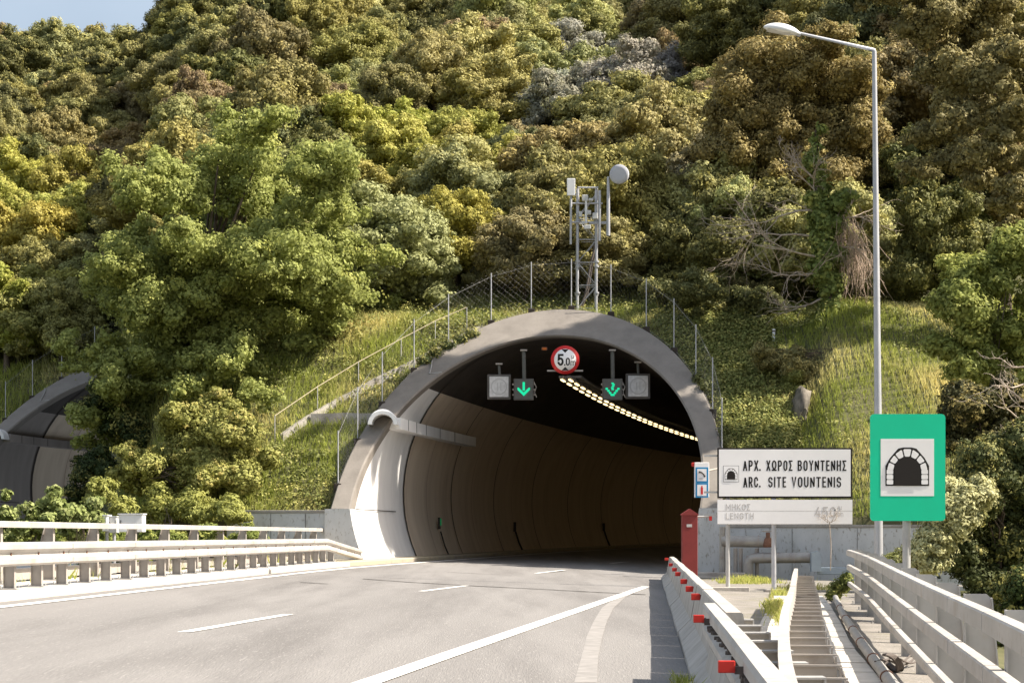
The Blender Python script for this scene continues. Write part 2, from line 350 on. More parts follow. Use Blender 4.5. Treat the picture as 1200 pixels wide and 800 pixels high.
# ================================================================ terrain
def grid_axis(parts):
    a = [np.arange(s, e, st) for s, e, st in parts]; return np.unique(np.round(np.concatenate(a), 3))
gx = grid_axis([(-2000, -200, 300), (-200, -60, 12), (-60, -32, 2), (-32, 18, .4), (18, 50, 1.5), (50, 200, 12), (200, 2001, 300)])
gy = grid_axis([(-400, -40, 60), (-40, 5, 3), (5, 56, 1.0), (56, 106, .4), (106, 210, 2.5), (210, 400, 15), (400, 3001, 300)])
GX, GY = np.meshgrid(gx, gy); GZ = terr(GX, GY)
inside = np.zeros(GX.shape, bool)
nx, ny = len(gx), len(gy)
idx = np.arange(nx*ny).reshape(ny, nx)
cxm = (GX[:-1, :-1]+GX[1:, 1:])/2; cym = (GY[:-1, :-1]+GY[1:, 1:])/2; czm = (GZ[:-1, :-1]+GZ[1:, 1:]+GZ[1:, :-1]+GZ[:-1, 1:])/4
keep = np.ones(cxm.shape, bool)
for T in (T1, T2):
    u, l = T.uv(cxm, cym); l = l-T.kap*np.maximum(0, u)**2/2
    zz = czm-T.zc
    r = np.hypot(l, zz)
    ins = (u > -.35) & (u < 40) & (((zz > 0) & (r < 6.8)) | ((zz <= 0) & (np.abs(l) < 6.75))) & (czm < T.zc+7.1)
    keep &= ~ins
q = np.stack([idx[:-1, :-1], idx[:-1, 1:], idx[1:, 1:], idx[1:, :-1]], -1)[keep]
def np_mesh(name, verts, quads, m, smooth=True, attr=None):
    me = bpy.data.meshes.new(name); n = len(verts); k = len(quads); s = quads.shape[1]
    me.vertices.add(n); me.vertices.foreach_set('co', np.ascontiguousarray(verts, dtype=np.float32).ravel())
    me.loops.add(k*s); me.loops.foreach_set('vertex_index', np.ascontiguousarray(quads, dtype=np.int32).ravel())
    me.polygons.add(k); me.polygons.foreach_set('loop_start', np.arange(0, k*s, s, dtype=np.int32))
    me.polygons.foreach_set('loop_total', np.full(k, s, dtype=np.int32))
    if smooth: me.polygons.foreach_set('use_smooth', np.ones(k, bool))
    if attr is not None:
        a = me.attributes.new('tint', 'FLOAT', 'POINT'); a.data.foreach_set('value', attr.astype(np.float32))
    me.materials.append(m); me.update(calc_edges=True)
    return me
me = np_mesh('hillside', np.stack([GX, GY, GZ], -1).reshape(-1, 3), q, M['soil'])
o = bpy.data.objects.new('hillside', me); COL.objects.link(o); o['kind'] = 'structure'

# ================================================================ road
ys = [y for y in np.arange(-40, 66, 2.0)]
rowsL = []; rowsR = []
def kerb_left(Y):
    a = -9.55+.0654*Y
    if Y > 58: a += .0082*(Y-58)**2/2
    return a
US = [0, 3, 6, 9]+[10+5*i for i in range(1, 48)]
left_pts = [Vector((kerb_left(y), y, .35)) for y in ys]
right_pts = [Vector((min(XR(y), 60), y, 0.0)) for y in ys]
for u in range(4, 255, 4):
    left_pts.append(T1.pt(u, -4.75, .35)); right_pts.append(T1.pt(u, 4.95, .10))
# smooth the joins a little
def smooth_pts(p, a, b, it=6):
    p = [v.copy() for v in p]
    for _ in range(it):
        q_ = [v.copy() for v in p]
        for i in range(a, b): q_[i] = p[i]*.5+(p[i-1]+p[i+1])*.25
        p = q_
    return p
nb = len(ys)
left_pts = smooth_pts(left_pts, nb-6, nb+6, 14); right_pts = smooth_pts(right_pts, nb-3, nb+3, 4)
mb = MB()
rows = []
for a, b in zip(left_pts, right_pts):
    rows.append([a.lerp(b, t/6) for t in range(7)])
mb.sweep(rows, closed=False, smooth=False)
struct(mb, 'road', M['asphalt'])
def road_pt(i, t): return left_pts[i].lerp(right_pts[i], t)
def road_at(Y, X, dz=0.0):
    """point on the road surface at X, Y (in front of the tunnel)"""
    for i in range(len(left_pts)-1):
        if left_pts[i].y <= Y <= left_pts[i+1].y:
            k = (Y-left_pts[i].y)/(left_pts[i+1].y-left_pts[i].y)
            a = left_pts[i].lerp(left_pts[i+1], k); break
    else: a = left_pts[-1]
    b = Vector((XR(Y) if Y < 60 else XR(60)+.2*(Y-60), Y, 0.0 if Y < 60 else .1*min(1, (Y-60)/8)))
    t = (X-a.x)/(b.x-a.x); return Vector((X, Y, a.z+(b.z-a.z)*t+dz))
def stripe(pts, w, m, name, dz=.006, wear=0.0):
    rows = []
    for i, p in enumerate(pts):
        t = (pts[min(i+1, len(pts)-1)]-pts[max(i-1, 0)]).normalized(); s = Vector((t.y, -t.x, 0)).normalized()
        e1 = w/2*(1+random.uniform(-wear, wear)); e2 = w/2*(1+random.uniform(-wear, wear))
        rows.append([p-s*e1+Vector((0, 0, dz+(.0))), p+s*e2+Vector((0, 0, dz))])
    for r in rows:
        for v in r: v.z += 0.0
    return struct(MB().sweep(rows, closed=False), name, m)
# left edge line: offset from the kerb
el = [left_pts[i].lerp(right_pts[i], .052) for i in range(len(left_pts)) if left_pts[i].y > 0]
stripe(el, .26, M['paint'], 'edge_line', wear=.03)
# right edge line tapers from the shoulder to the barrier
def on_px(px, py, dz=0.0):
    """ground position of a mark seen on the road"""
    lo, hi = 5.0, 200.0
    for _ in range(50):
        Y = (lo+hi)/2; X = (px-CX)/F*Y; z = road_at(Y, X).z
        if CZ+(HY-py)/F*Y > z: lo = Y
        else: hi = Y
    return road_at(Y, X, dz)
pa, pb = on_px(430, 800), on_px(757, 687)
d_ = (pb-pa)
rl = [pa+d_*t for t in np.linspace(-.55, 1.0, 14)]
rl = [road_at(p.y, p.x) for p in rl]
stripe(rl, .24, M['paint'], 'edge_line', wear=.04, dz=.007)
ri = [left_pts[i].lerp(right_pts[i], .955) for i in range(nb+1, len(left_pts))]
stripe(ri, .2, M['paint'], 'edge_line')
# old worn stripe curving off
ow = [on_px(x, y) for x, y in ((686, 800), (691, 770), (697, 745), (703, 727), (712, 712), (726, 700), (742, 692))]
stripe(ow, .20, M['paint_old'], 'worn_edge_line', dz=.005, wear=.12)
# lane dashes
dl = []
for (x0, y0, x1, y1) in ((215, 740.5, 338, 719.5), (494, 692.5, 546, 686), (628, 671.5, 661, 667.6), (716, 659.8, 742, 657.2)):
    a, b = on_px(x0, y0), on_px(x1, y1)
    stripe([a.lerp(b, t) for t in np.linspace(0, 1, 6)], .17, M['paint'], 'lane_dash', wear=.05)
for k in range(3): # further along in the tunnel
    i = nb+14+k*5
    if i+1 < len(left_pts): stripe([road_pt(i, .45), road_pt(i+1, .45)], .13, M['paint'], 'lane_dash')
# tar joint across the carriageway, and a fainter patch edge
def crack(pxs, w, name):
    pts = [on_px(*p) for p in pxs]; fine = []
    for a, b in zip(pts[:-1], pts[1:]):
        for t in np.linspace(0, 1, 8, endpoint=False): p = a.lerp(b, t); p.y += random.uniform(-.05, .05); fine.append(p)
    fine.append(pts[-1])
    rows = [[p+Vector((0, -w*random.uniform(.6, 1.2), .009)), p+Vector((0, w*random.uniform(.6, 1.2), .009))] for p in fine]
    struct(MB().sweep(rows, closed=False), name, M['tar'])
crack([(425, 678), (480, 682), (560, 686.5), (640, 690.5), (700, 693.8), (757, 696.6)], .13, 'tar_joint')
crack([(352, 682), (385, 684)], .10, 'tar_joint')
crack([(524, 670), (560, 672), (600, 674)], .07, 'tar_joint')

# left kerb with the walkway the barriers stand on
def kerb_rows(pts, prof):
    rows = []
    for i, p in enumerate(pts):
        t = (pts[min(i+1, len(pts)-1)]-pts[max(i-1, 0)]); t.z = 0; t.normalize(); s = Vector((-t.y, t.x, 0))
        rows.append([p+s*a+Vector((0, 0, b)) for a, b in prof])
    return rows
oi = [i for i in range(nb) if left_pts[i].y <= 62.5]
struct(MB().sweep(kerb_rows([left_pts[i] for i in oi]+[left_pts[oi[-1]]+Vector((.02, .6, 0))], [(0, -.3), (0, .11), (.04, .145), (2.6, .15), (2.6, -.6)]), caps=True), 'pavement', M['kerbc'])
# kerb inside the tunnel and at its mouth
ti = [i for i in range(nb-3, len(left_pts))]
struct(MB().sweep(kerb_rows([left_pts[i] for i in ti], [(0, -.3), (0, .12), (.04, .155), (3.2, .16), (3.2, -.3)]), caps=True), 'kerb', M['kerby'])
ri2 = [right_pts[i] for i in range(nb, len(right_pts))]
struct(MB().sweep(kerb_rows(ri2, [(0, -.3), (-2.6, -.3), (-2.6, .16), (-.04, .155), (0, .12)]), caps=True), 'kerb', M['kerby'])
# paved ground between the barriers on the right
mb = MB(); rows = []
for y in np.arange(-6, 62.6, 1.5):
    x0, x1 = XR(y)+.35, 1.25+.1505*y+.9
    if y > 52: x1 = min(x1+ (y-52)*.6, 14)
    rows.append([Vector((x0+(x1-x0)*t, y, float(-.06-.13*t+.01*math.sin(y*1.3+t*5)))) for t in (0, .25, .5, .75, 1)])
struct(mb.sweep(rows, closed=False), 'paved_verge', M['dirt'])
# pale concrete channel slabs running along the verge
def slab_strip(pts, w, name, seg=.9):
    rows_ = []; mb = MB(); 
    L = 0
    for a, b in zip(pts[:-1], pts[1:]):
        n = max(1, int((b-a).length/seg))
        for k in range(n):
            p, q_ = a.lerp(b, k/n), a.lerp(b, (k+.965)/n); t = (q_-p).normalized(); s = Vector((t.y, -t.x, 0)).normalized()*w/2
            h = Vector((0, 0, .07)); base = Vector((0, 0, -.25)); j = Vector((0, 0, random.uniform(-.006, .006)))
            mb.sweep([[p-s+base, p-s+h+j, p+s+h+j, p+s+base], [q_-s+base, q_-s+h+j, q_+s+h+j, q_+s+base]], closed=True)
    return struct(mb, name, M['kerbc'])
# ================================================================ tunnels
def make_tunnel(T, label, name, nseg, far):
    base = T.pt(0, 0, 0)
    root = thing(name, base, label, 'road tunnel')
    a0 = -math.asin((3.0+.45)/T.R)
    # angle a: 0 = right springing, pi = left springing
    def inner(a, r=None):
        r = r or T.R; return r*math.cos(a), T.zc+r*math.sin(a)
    def skin(a_lo, a_hi, na, u_list, r, nm, m, face=True, u_from=None):
        mb = MB(); rows = []
        for i in range(na+1):
            a = a_lo+(a_hi-a_lo)*i/na; lat, z = inner(a, r); row = []
            s0 = T.setback(z)+.35 if face else 0
            if u_from is not None: s0 = max(s0, u_from)
            us = [s0] + [u for u in u_list if u > s0+.3]
            while len(us) < len(u_list)+1: us.insert(1, us[0]+ (us[1]-us[0])*.5)
            for u in us: row.append(T.pt(u, lat, z))
            rows.append(row)
        mb.sweep(rows, closed=False, smooth=True); return mb.build(nm, m, root)
    # paint line: cream/sooty below z=7.1, black above
    ap = 0
    ap = math.asin(min(.95, (7.0-3.0)/T.R))
    u1 = [2, 5, 9.3]
    uall = [9.3+4.6*k for k in range(0, int(far/4.6))]
    r_l = T.R+.06
    # first bay (whitewashed), then the sooty bays
    skin(math.pi-ap, math.pi-a0, 22, u1, r_l, 'wall_lining', M['lining_front'] if T is T1 else M['lining_grey'])
    skin(a0, ap, 22, u1, r_l, 'wall_lining', M['lining_front'] if T is T1 else M['lining_grey'])
    skin(math.pi-ap, math.pi-a0, 22, uall, r_l, 'wall_lining', M['lining'], u_from=9.34)
    skin(a0, ap, 22, uall, r_l, 'wall_lining', M['lining'], u_from=9.34)
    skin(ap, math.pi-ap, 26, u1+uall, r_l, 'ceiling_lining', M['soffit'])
    # unseen cap added across the far end to keep sky light out
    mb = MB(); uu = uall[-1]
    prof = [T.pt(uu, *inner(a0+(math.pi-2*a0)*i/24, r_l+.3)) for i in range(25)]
    prof2 = [p+Vector((.2, .8, 0)) for p in prof]; mb.sweep([prof, prof2], True, True); mb.build('unseen_end_cap', M['soffit'], root)
    # collar: face ring, in-band and outer skin
    NA = 72; mb = MB(); rows = []
    for i in range(NA+1):
        a = a0+(math.pi-2*a0)*i/NA
        ro = rout(a) if 0 <= a <= math.pi else 6.85
        li, zi = inner(a); lo, zo = (ro*math.cos(a), T.zc+ro*math.sin(a)) if 0 <= a <= math.pi else (math.copysign(6.85, math.cos(a))*1.0, T.zc+6.85*math.sin(a)*.95)
        if not (0 <= a <= math.pi):
            k = abs(math.sin(a)); lo = math.copysign(6.85-.1*k, math.cos(a)); zo = zi
        si, so_ = T.setback(zi), T.setback(zo)
        mid = .07
        rows.append([T.pt(si+.75, li, zi), T.pt(si+.04, li, zi), T.pt(si, li+mid*math.cos(a), zi+mid*math.sin(a)),
                     T.pt(so_, lo-.04*math.cos(a), zo-.04*math.sin(a)), T.pt(so_+.05, lo, zo), T.pt(so_+3.2, lo, zo)])
    mb.sweep(rows, closed=False, smooth=False); 
    ring = mb.build('portal_ring', M['ring'], root)
    # whitewashed plinths at both feet
    for sg in (-1, 1):
        mb = MB(); pts = []
        for k in range(9):
            z = T.base-.3+(2.28+.3)*k/8; lat = math.sqrt(T.R**2-(z-T.zc)**2)
            pts.append((lat*sg, z))
        zt = T.base+2.28; wd = 7.0
        outl = [(p[0]-sg*.012, p[1]) for p in pts]+[(wd*sg, zt), (wd*sg, T.base-.3)]
        fr = [T.pt(-.05, l_, z_) for l_, z_ in outl]; bk = [T.pt(.9, l_, z_) for l_, z_ in outl]
        mb.sweep([fr, bk], True, True); mb.build('plinth', M['ring_white'], root, bevel=.015)
    # construction joints of the lining, each its own strip
    for k in range(nseg):
        u = 9.3+9.2*k
        for lo_, hi_ in ((math.pi-ap-.0, math.pi-a0), ) if k else ((math.pi*.50, math.pi-a0),):
            mb = MB(); rows = []
            hw = (.11 if k == 0 else .05)
            for i in range(25):
                a = lo_+(hi_-lo_)*i/24; l1_, z1_ = inner(a, T.R+.03); jit = random.uniform(-.012, .012)
                uu = max(u, T.setback(z1_)+.9)
                rows.append([T.pt(uu-hw+jit, l1_, z1_), T.pt(uu+hw+jit, l1_, z1_)])
            mb.sweep(rows, closed=False); mb.build('lining_joint', M['joint'], root)
    # half-width hairline cracks between the joints
    for k in range(min(nseg, 3)):
        u = 13.6+9.2*k; mb = MB(); rows = []
        for i in range(25):
            a = math.pi-ap+.03+(math.pi-a0-(math.pi-ap))*i/24*.98; l1_, z1_ = inner(a, T.R+.045)
            rows.append([T.pt(u-.018, l1_, z1_), T.pt(u+.018, l1_, z1_)])
        mb.sweep(rows, closed=False); mb.build('lining_joint', M['rust'], root)
    # a level line on the first bay at the plinth height
    mb = MB(); rows = []
    for u in np.linspace(.5, 7.6, 12):
        z = T.base+2.28; lat = -math.sqrt(T.R**2-(z-T.zc)**2)
        rows.append([T.pt(u, lat+.004, z-.018), T.pt(u, lat+.004, z+.018)])
    mb.sweep(rows, closed=False); mb.build('level_joint', M['joint'], root)
    # cable tray box along the left wall, with its rounded hood at the mouth
    zt = 5.55+T.base; lat = -math.sqrt((T.R)**2-(zt-T.zc)**2)
    mb = MB(); rows = []
    for u in np.linspace(T.setback(zt)+.3, 19.5, 14):
        rows.append([T.pt(u, lat-.25, zt-.22), T.pt(u, lat+.34, zt-.22), T.pt(u, lat+.34, zt+.2), T.pt(u, lat-.25, zt+.2)])
    mb.sweep(rows, True, True); tray = mb.build('cable_tray', M['lining_front'] if T is T1 else M['lining_grey'], root, bevel=.01)
    for u in (T.setback(zt)+1.7, T.setback(zt)+3.2, 9.3, 12, 15):
        if u > T.setback(zt)+.3: MB().box(T.pt(u, lat+.347, zt), (.03, .012, .42), -T.ax(u)[2]+math.pi/2).build('tray_seam', M['joint'], tray)
    # hood: an arched shell over the tray end
    mb = MB(); rows = []
    c = T.pt(T.setback(zt)-.15, lat+.05, zt-.05)
    for yy in (-.75, -.70, .70, .75):
        row = []
        for i in range(17):
            a = math.pi*i/16; row.append(c+Vector((-.55*math.cos(a)-.25, yy*.8, (.56 if abs(yy) < .72 else .50)*math.sin(a)-.05)))
        for i in range(16, -1, -1):
            a = math.pi*i/16; row.append(c+Vector((-.40*math.cos(a)-.25, yy*.8, .38*math.sin(a)-.05)))
        rows.append(row)
    mb.sweep(rows, True, True); mb.build('tray_hood', M['white'], root)
    # conduit on the ring
    mb = MB(); pts = []
    for a, ro in ((2.30, 7.14), (2.305, 6.95), (2.33, 6.7), (2.36, 6.5), (2.33, 6.35), (2.30, 6.2)):
        l_, z_ = ro*math.cos(a), T.zc+ro*math.sin(a); pts.append(T.pt(T.setback(z_)-.05, l_, z_))
    mb.tube(pts, .03, 6); mb.build('conduit', M['pvc'], root)
    return root
tun1 = make_tunnel(T1, 'main curved road tunnel with concrete arch and sooty cream lining', 'tunnel', 12, 190)
tun2 = make_tunnel(T2, 'smaller neighbouring tunnel mouth at far left half hidden by trees', 'tunnel', 5, 60)
# emergency-light strip and small wall fittings of the main tunnel: green exit light
def wall_pt(T, u, z, off=0.0):
    lat = -math.sqrt((T.R-off)**2-(z-T.zc)**2); return T.pt(u, lat, z)
r_ = thing('exit_marker', wall_pt(T1, 15.0, 1.5, .1), 'small green emergency light on the left tunnel wall near the mouth', 'emergency light')
MB().box(wall_pt(T1, 15.0, 1.85, .10), (.12, .16, .5)).build('housing', M['joint'], r_, bevel=.02)
MB().box(wall_pt(T1, 14.95, 1.9, .19), (.05, .10, .30)).build('lens', mat('dim_green_lens', (.02, .22, .08), emit=(.02, .5, .15), estr=.08), r_)
MB().tube([wall_pt(T1, 15.0, 1.5, .08), wall_pt(T1, 15.05, .9, .06), wall_pt(T1, 15.1, .5, .06)], .035, 6).build('cable', M['joint'], r_)
for u, lb in ((31.5, 'dark cable fitting on the tunnel wall past the green light'), (55, 'farthest dark cable fitting low on the curved tunnel wall')):
    r_ = thing('wall_fitting', wall_pt(T1, u, 1.2, .1), lb, 'cable fitting')
    MB().box(wall_pt(T1, u, 1.7, .10), (.14, .2, .5)).build('housing', M['joint'], r_, bevel=.02)
    MB().tube([wall_pt(T1, u, 1.45, .08), wall_pt(T1, u+.1, .9, .06), wall_pt(T1, u+.2, .5, .06)], .05, 6).build('cable', M['joint'], r_)

# ceiling lamps: two rows
proto = None; n_l = 0
for k in range(52):
    for row in (0, 1):
        u = 6.6+k*1.9; lat = .62+row*.30
        p = T1.pt(u, lat, 7.25)
        if u < T1.setback(7.75)-.3 and False: continue
        if proto is None:
            t = thing('tunnel_lamp', p, 'lit yellow lamp in the double row under the tunnel ceiling', 'tunnel lamp', 'lit lamps under the tunnel ceiling')
            MB().box(p+Vector((0, 0, .07)), (.15, 1.3, .09)).build('housing', M['signal_case'], t)
            MB().box(p+Vector((0, 0, -.02)), (.085, .95, .035)).build('lens', M['lamp_lit'], t)
            proto = t
        else:
            t = copy_tree(proto); t.location = p
        t.location.z = 7.25; t.rotation_euler = (0, 0, -T1.ax(u)[2])
        n_l += 1
# ceiling bearer that carries the lamps
mb = MB(); mb.sweep([[T1.pt(u, .45, 7.42), T1.pt(u, 1.2, 7.42), T1.pt(u, 1.2, 7.5), T1.pt(u, .45, 7.5)] for u in np.linspace(7.6, 110, 60)], True, True)
tag(mb.build('lamp_track', M['signal_case']), 'dark steel track carrying the lamp rows under the tunnel ceiling', 'lamp track')

# ================================================================ retaining walls
def wall_between(name, a, b, zb, zt, th, m, label, seams=(), cat='retaining wall', stains=True):
    a, b = Vector(a), Vector(b); c = (a+b)/2; L = (b-a).length; ang = math.atan2(b.y-a.y, b.x-a.x)
    t = thing(name, (c.x, c.y, zb), label, cat)
    MB().box((c.x, c.y, (zb+zt)/2), (L, th, zt-zb), ang).build('wall', m, t, bevel=.02)
    MB().box((c.x, c.y-.0, zt+.045), (L+.04, th+.08, .09), ang).build('coping', M['concrete'], t, bevel=.01)
    d = (b-a).normalized(); n = Vector((d.y, -d.x, 0))
    for s in seams:
        p = a.lerp(b, s)+n*(th/2+.002); MB().box((p.x, p.y, (zb+zt)/2), (.014, .01, zt-zb-.05), ang).build('seam', M['joint'], t)
    return t
pR = T1.pt(.25, 7.0, 0); pR2 = T1.pt(.0, 15.0, 0)
wall_between('retaining_wall', (pR.x, pR.y, 0), (pR2.x, pR2.y-.2, 0), -.5, 1.62, .4, M['ring_white'], 'stained whitewashed retaining wall right of the tunnel mouth', seams=(.28, .55, .85))
pL = T1.pt(.25, -7.0, 0); pL2 = T1.pt(.3, -10.6, 0)
wall_between('retaining_wall', (pL2.x, pL2.y, 0), (pL.x, pL.y, 0), -.6, 2.15, .4, M['ring_white'], 'low stained retaining wall left of the tunnel mouth behind the barrier', seams=(.2, .45, .8))
# the block of the shell right of the mouth
UP = Vector((0, 0, 1))
def poly_len(pts):
    L = [0]
    for a, b in zip(pts[:-1], pts[1:]): L.append(L[-1]+(b-a).length)
    return L
def along(pts, d):
    L = poly_len(pts); d = max(0, min(d, L[-1]-1e-4))
    for i in range(len(L)-1):
        if L[i] <= d <= L[i+1]:
            k = (d-L[i])/(L[i+1]-L[i]); t = (pts[i+1]-pts[i]).normalized(); return pts[i].lerp(pts[i+1], k), t
def resample(pts, n):
    L = poly_len(pts)[-1]; return [along(pts, L*i/(n-1))[0] for i in range(n)]
def smooth_poly(pts, n=40, it=12):
    p = resample([Vector(q) for q in pts], n)
    for _ in range(it): p = [p[0]]+[p[i]*.5+(p[i-1]+p[i+1])*.25 for i in range(1, n-1)]+[p[-1]]
    return p
def prof_sweep(pts, prof, side):
    """prof: (a, z) with a measured towards side (+1 = right of travel) ; pts carry z of the profile's 0"""
    rows = []
    for i, p in enumerate(pts):
        t = (pts[min(i+1, len(pts)-1)]-pts[max(i-1, 0)]); t.z = 0; t.normalize(); s = Vector((t.y, -t.x, 0))*side
        rows.append([p+s*a+UP*z for a, z in prof])
    return rows
def wbeam_profile(h=.38, d=.085, th=.012):
    o = [(0, 0), (.45*d, -.02*h), (d, -.10*h), (d, -.30*h), (.15*d, -.42*h), (0, -.50*h), (.15*d, -.58*h), (d, -.70*h), (d, -.90*h), (.45*d, -.98*h), (0, -h)]
    b = [(a-th, z) for a, z in o][::-1]
    return o+b

# ================================================================ left guardrail with W-beam
pts = [Vector((-9.78+.0654*y, y, .5)) for y in (18, 24, 30, 36, 42, 48, 54, 59.6)]
pts = resample(pts, 30)
end = [Vector((-5.62, 62.5, .5)), Vector((-5.32, 66.0, .5))]
full = pts+end
g = thing('guardrail', (pts[10].x, pts[10].y, .5), 'corrugated steel guardrail on close-set posts along the left kerb, its end dipping at the tunnel', 'guardrail')
zt = [.745]*30+[.56, .36]
rows = []
top = [p+UP*z for p, z in zip(full, zt)]
mb = MB(); mb.sweep(prof_sweep(top, wbeam_profile(), 1), True, True); beam = mb.build('beam', M['galv_rail'], g)
mb = MB(); d = .55
tot = poly_len(full)[-1]
while d < tot:
    p, t = along(top, d); n = Vector((t.y, -t.x, 0)).normalized()
    MB().tube([p-UP*.19-n*.0, p-UP*.19+n*.022], .022, 8).build('bolt', M['rust'], beam); d += 1.36
d = 2.2
while d < tot-5:
    p, t = along(top, d); rows = prof_sweep([p-t*.01, p+t*.01], [(a+.006, z*1.01) for a, z in wbeam_profile()], 1); MB().sweep(rows, True, True).build('splice', M['galv_post'], beam); d += 4.08
d = .9; k = 0
while d < poly_len(full)[-1]-5.0:
    p, t = along([q_.copy() for q_ in full], d)
    n = Vector((t.y, -t.x, 0)).normalized(); ang = math.atan2(t.y, t.x); c = p-n*.13
    mb = MB()
    mb.box((c.x, c.y, .5+.33), (.012, .17, .66), ang)                     # web of the C-section
    mb.box((c.x, c.y, .5+.33)+Vector((0, 0, 0)) if False else tuple(Vector((c.x, c.y, .83))+n*.085), (.09, .01, .66), ang)
    mb.box(tuple(Vector((c.x, c.y, .83))-n*.085), (.09, .01, .66), ang)
    pst = mb.build('post', M['galv_post'], g)
    b = MB(); b.box((c.x, c.y, .507), (.26, .30, .014), ang)
    for sx in (-.1, .1):
        for sy in (-.11, .11):
            q_ = c+t*sx+n*sy; b.tube([Vector((q_.x, q_.y, .51)), Vector((q_.x, q_.y, .56))], .013, 6)
    b.build('base_plate', M['galv'], pst)
    d += 1.36
    k += 1

# ================================================================ bridge barriers with deep posts
def bridge_barrier(pts, label, side, rails, spacing, post_h, wtop, wbot, base_off=0.0, low_duct=False, d0=.4, name='bridge_barrier', railmat='galv_rail', ramp=None):
    """side=+1: posts lean out to the right of travel; rails on the traffic side. pts at base level"""
    mid = pts[len(pts)//2]
    t0 = thing(name, tuple(mid), label, 'bridge barrier')
    for (zr, hh, dd) in rails:
        prof = [(-dd*.5, -hh), (dd*.5, -hh), (dd*.5, -.012), (dd*.5-.012, 0), (-dd*.5+.012, 0), (-dd*.5, -.012)]
        rows = prof_sweep([p+UP*zr for p in pts], prof, side)
        r_ = MB().sweep(rows, True, True).build('rail', M[railmat], t0)
        sm_ = MB(); d = 1.4
        while d < poly_len(pts)[-1]:
            p, t = along([q_+UP*zr for q_ in pts], d)
            sm_.sweep(prof_sweep([p-t*.012, p+t*.012], [(a*1.05, z*1.02+.002) for a, z in prof], side), True, True); d += 2.9
        sm_.build('rail_sleeve', M['galv'], r_)
    d = d0; L = poly_len(pts)[-1]
    while d < L-.05:
        p, t = along(pts, d); n = Vector((t.y, -t.x, 0)).normalized()*side; tt = Vector((t.x, t.y, 0)).normalized()
        mb = MB(); o = p+n*.05
        out = [(0, 0), (wbot, 0), (wtop, post_h-.03), (wtop-.03, post_h), (0, post_h)]
        mb.prism(out, o-tt*.006, n, UP, tt, .012)
        # flange along the sloping outer edge and along the rail side
        for (a, z), (a2, z2) in (((wbot, 0), (wtop, post_h-.03)), ((0, 0), (0, post_h))):
            q1, q2 = o+n*a+UP*z, o+n*a2+UP*z2
            mb.sweep([[q1-tt*.055, q1+tt*.055, q1+tt*.055+n*.012, q1-tt*.055+n*.012], [q2-tt*.055, q2+tt*.055, q2+tt*.055+n*.012, q2-tt*.055+n*.012]], True, True)
        ps = mb.build('post', M['galv_post'] if side < 0 else M['galv'], t0)
        b = MB(); b.box(tuple(p+n*(.05+wbot/2)+UP*.008), (.24, wbot+.16, .016), math.atan2(t.y, t.x))
        for s1 in (-.08, .08):
            q_ = p+n*(.02)+tt*s1; b.tube([q_+UP*.01, q_+UP*.07], .014, 6)
        b.build('base_plate', M['galv'], ps)
        d += spacing
    if low_duct:
        rows = prof_sweep([p+UP*.16-Vector((0, 0, 0)) for p in pts], [(.30, -.12), (.50, -.12), (.50, .08), (.30, .08)], side)
        MB().sweep(rows, True, True).build('cable_duct', M['galv_post'], t0)
    return t0
bp = resample([Vector((-11.0+.0654*y, y, .5)) for y in (20, 30, 40, 50, 60, 67.2)], 30)
bridge_barrier(bp, 'pale steel bridge barrier with deep posts behind the corrugated guardrail on the left', -1,
               [(1.10, .11, .10), (.66, .12, .10)], 2.95, 1.07, .16, .42, low_duct=True, d0=1.0)
rb_pts = smooth_poly([(1.45, 2.0, -.34), (2.0, 5.5, -.33), (2.8, 10.3, -.31), (3.72, 16.3, -.30), (5.2, 26, -.24), (6.6, 35, -.19), (7.75, 43.2, -.15)], 40, 10)
bridge_barrier(rb_pts, 'tall three-rail bridge barrier with flared posts in the right foreground', 1,
               [(1.17, .125, .11), (.83, .115, .10), (.45, .09, .09)], 3.0, 1.20, .20, .30, d0=.7)

# ================================================================ concrete median barrier on the right
jp = [Vector((XR(y), y, -.02)) for y in np.arange(16.0, 59.0, 2.3)]
jt = thing('concrete_barrier', (XR(40), 40, -.02), 'low concrete barrier with sloping foot and red reflectors along the right road edge', 'concrete barrier')
prof = [(0, -.05), (0, .075), (.17, .245), (.25, .70), (.265, .715), (.395, .715), (.41, .70), (.49, .245), (.66, .075), (.66, -.05)]
for a, b in zip(jp[:-1], jp[1:]):
    j = random.uniform(-.008, .008)
    a2 = a+(b-a).normalized()*.012; b2 = b-(b-a).normalized()*.012
    MB().sweep(prof_sweep([a2+Vector((j, 0, 0)), b2+Vector((j, 0, random.uniform(-.004, .004)))], prof, 1), True, True).build('barrier_segment', M['jersey'], jt)
# reflectors along it: small red hoods facing the traffic
refl = []
for (px, py) in ((780.5, 654), (785.5, 660.5), (789.5, 666), (793.5, 671), (798, 679.5), (803.5, 688), (809, 697)):
    dy = py-HY; Y = (CZ-.62)*F/dy; refl.append(Y)
for Y in refl:
    x = XR(Y)+.225
    rr = MB().box((x-.045, Y, .60), (.11, .035, .08)).build('reflector', M['reflector'], jt, bevel=.006)
    MB().box((x+.02, Y+.03, .60), (.05, .03, .05)).build('bracket', M['rust'], rr)

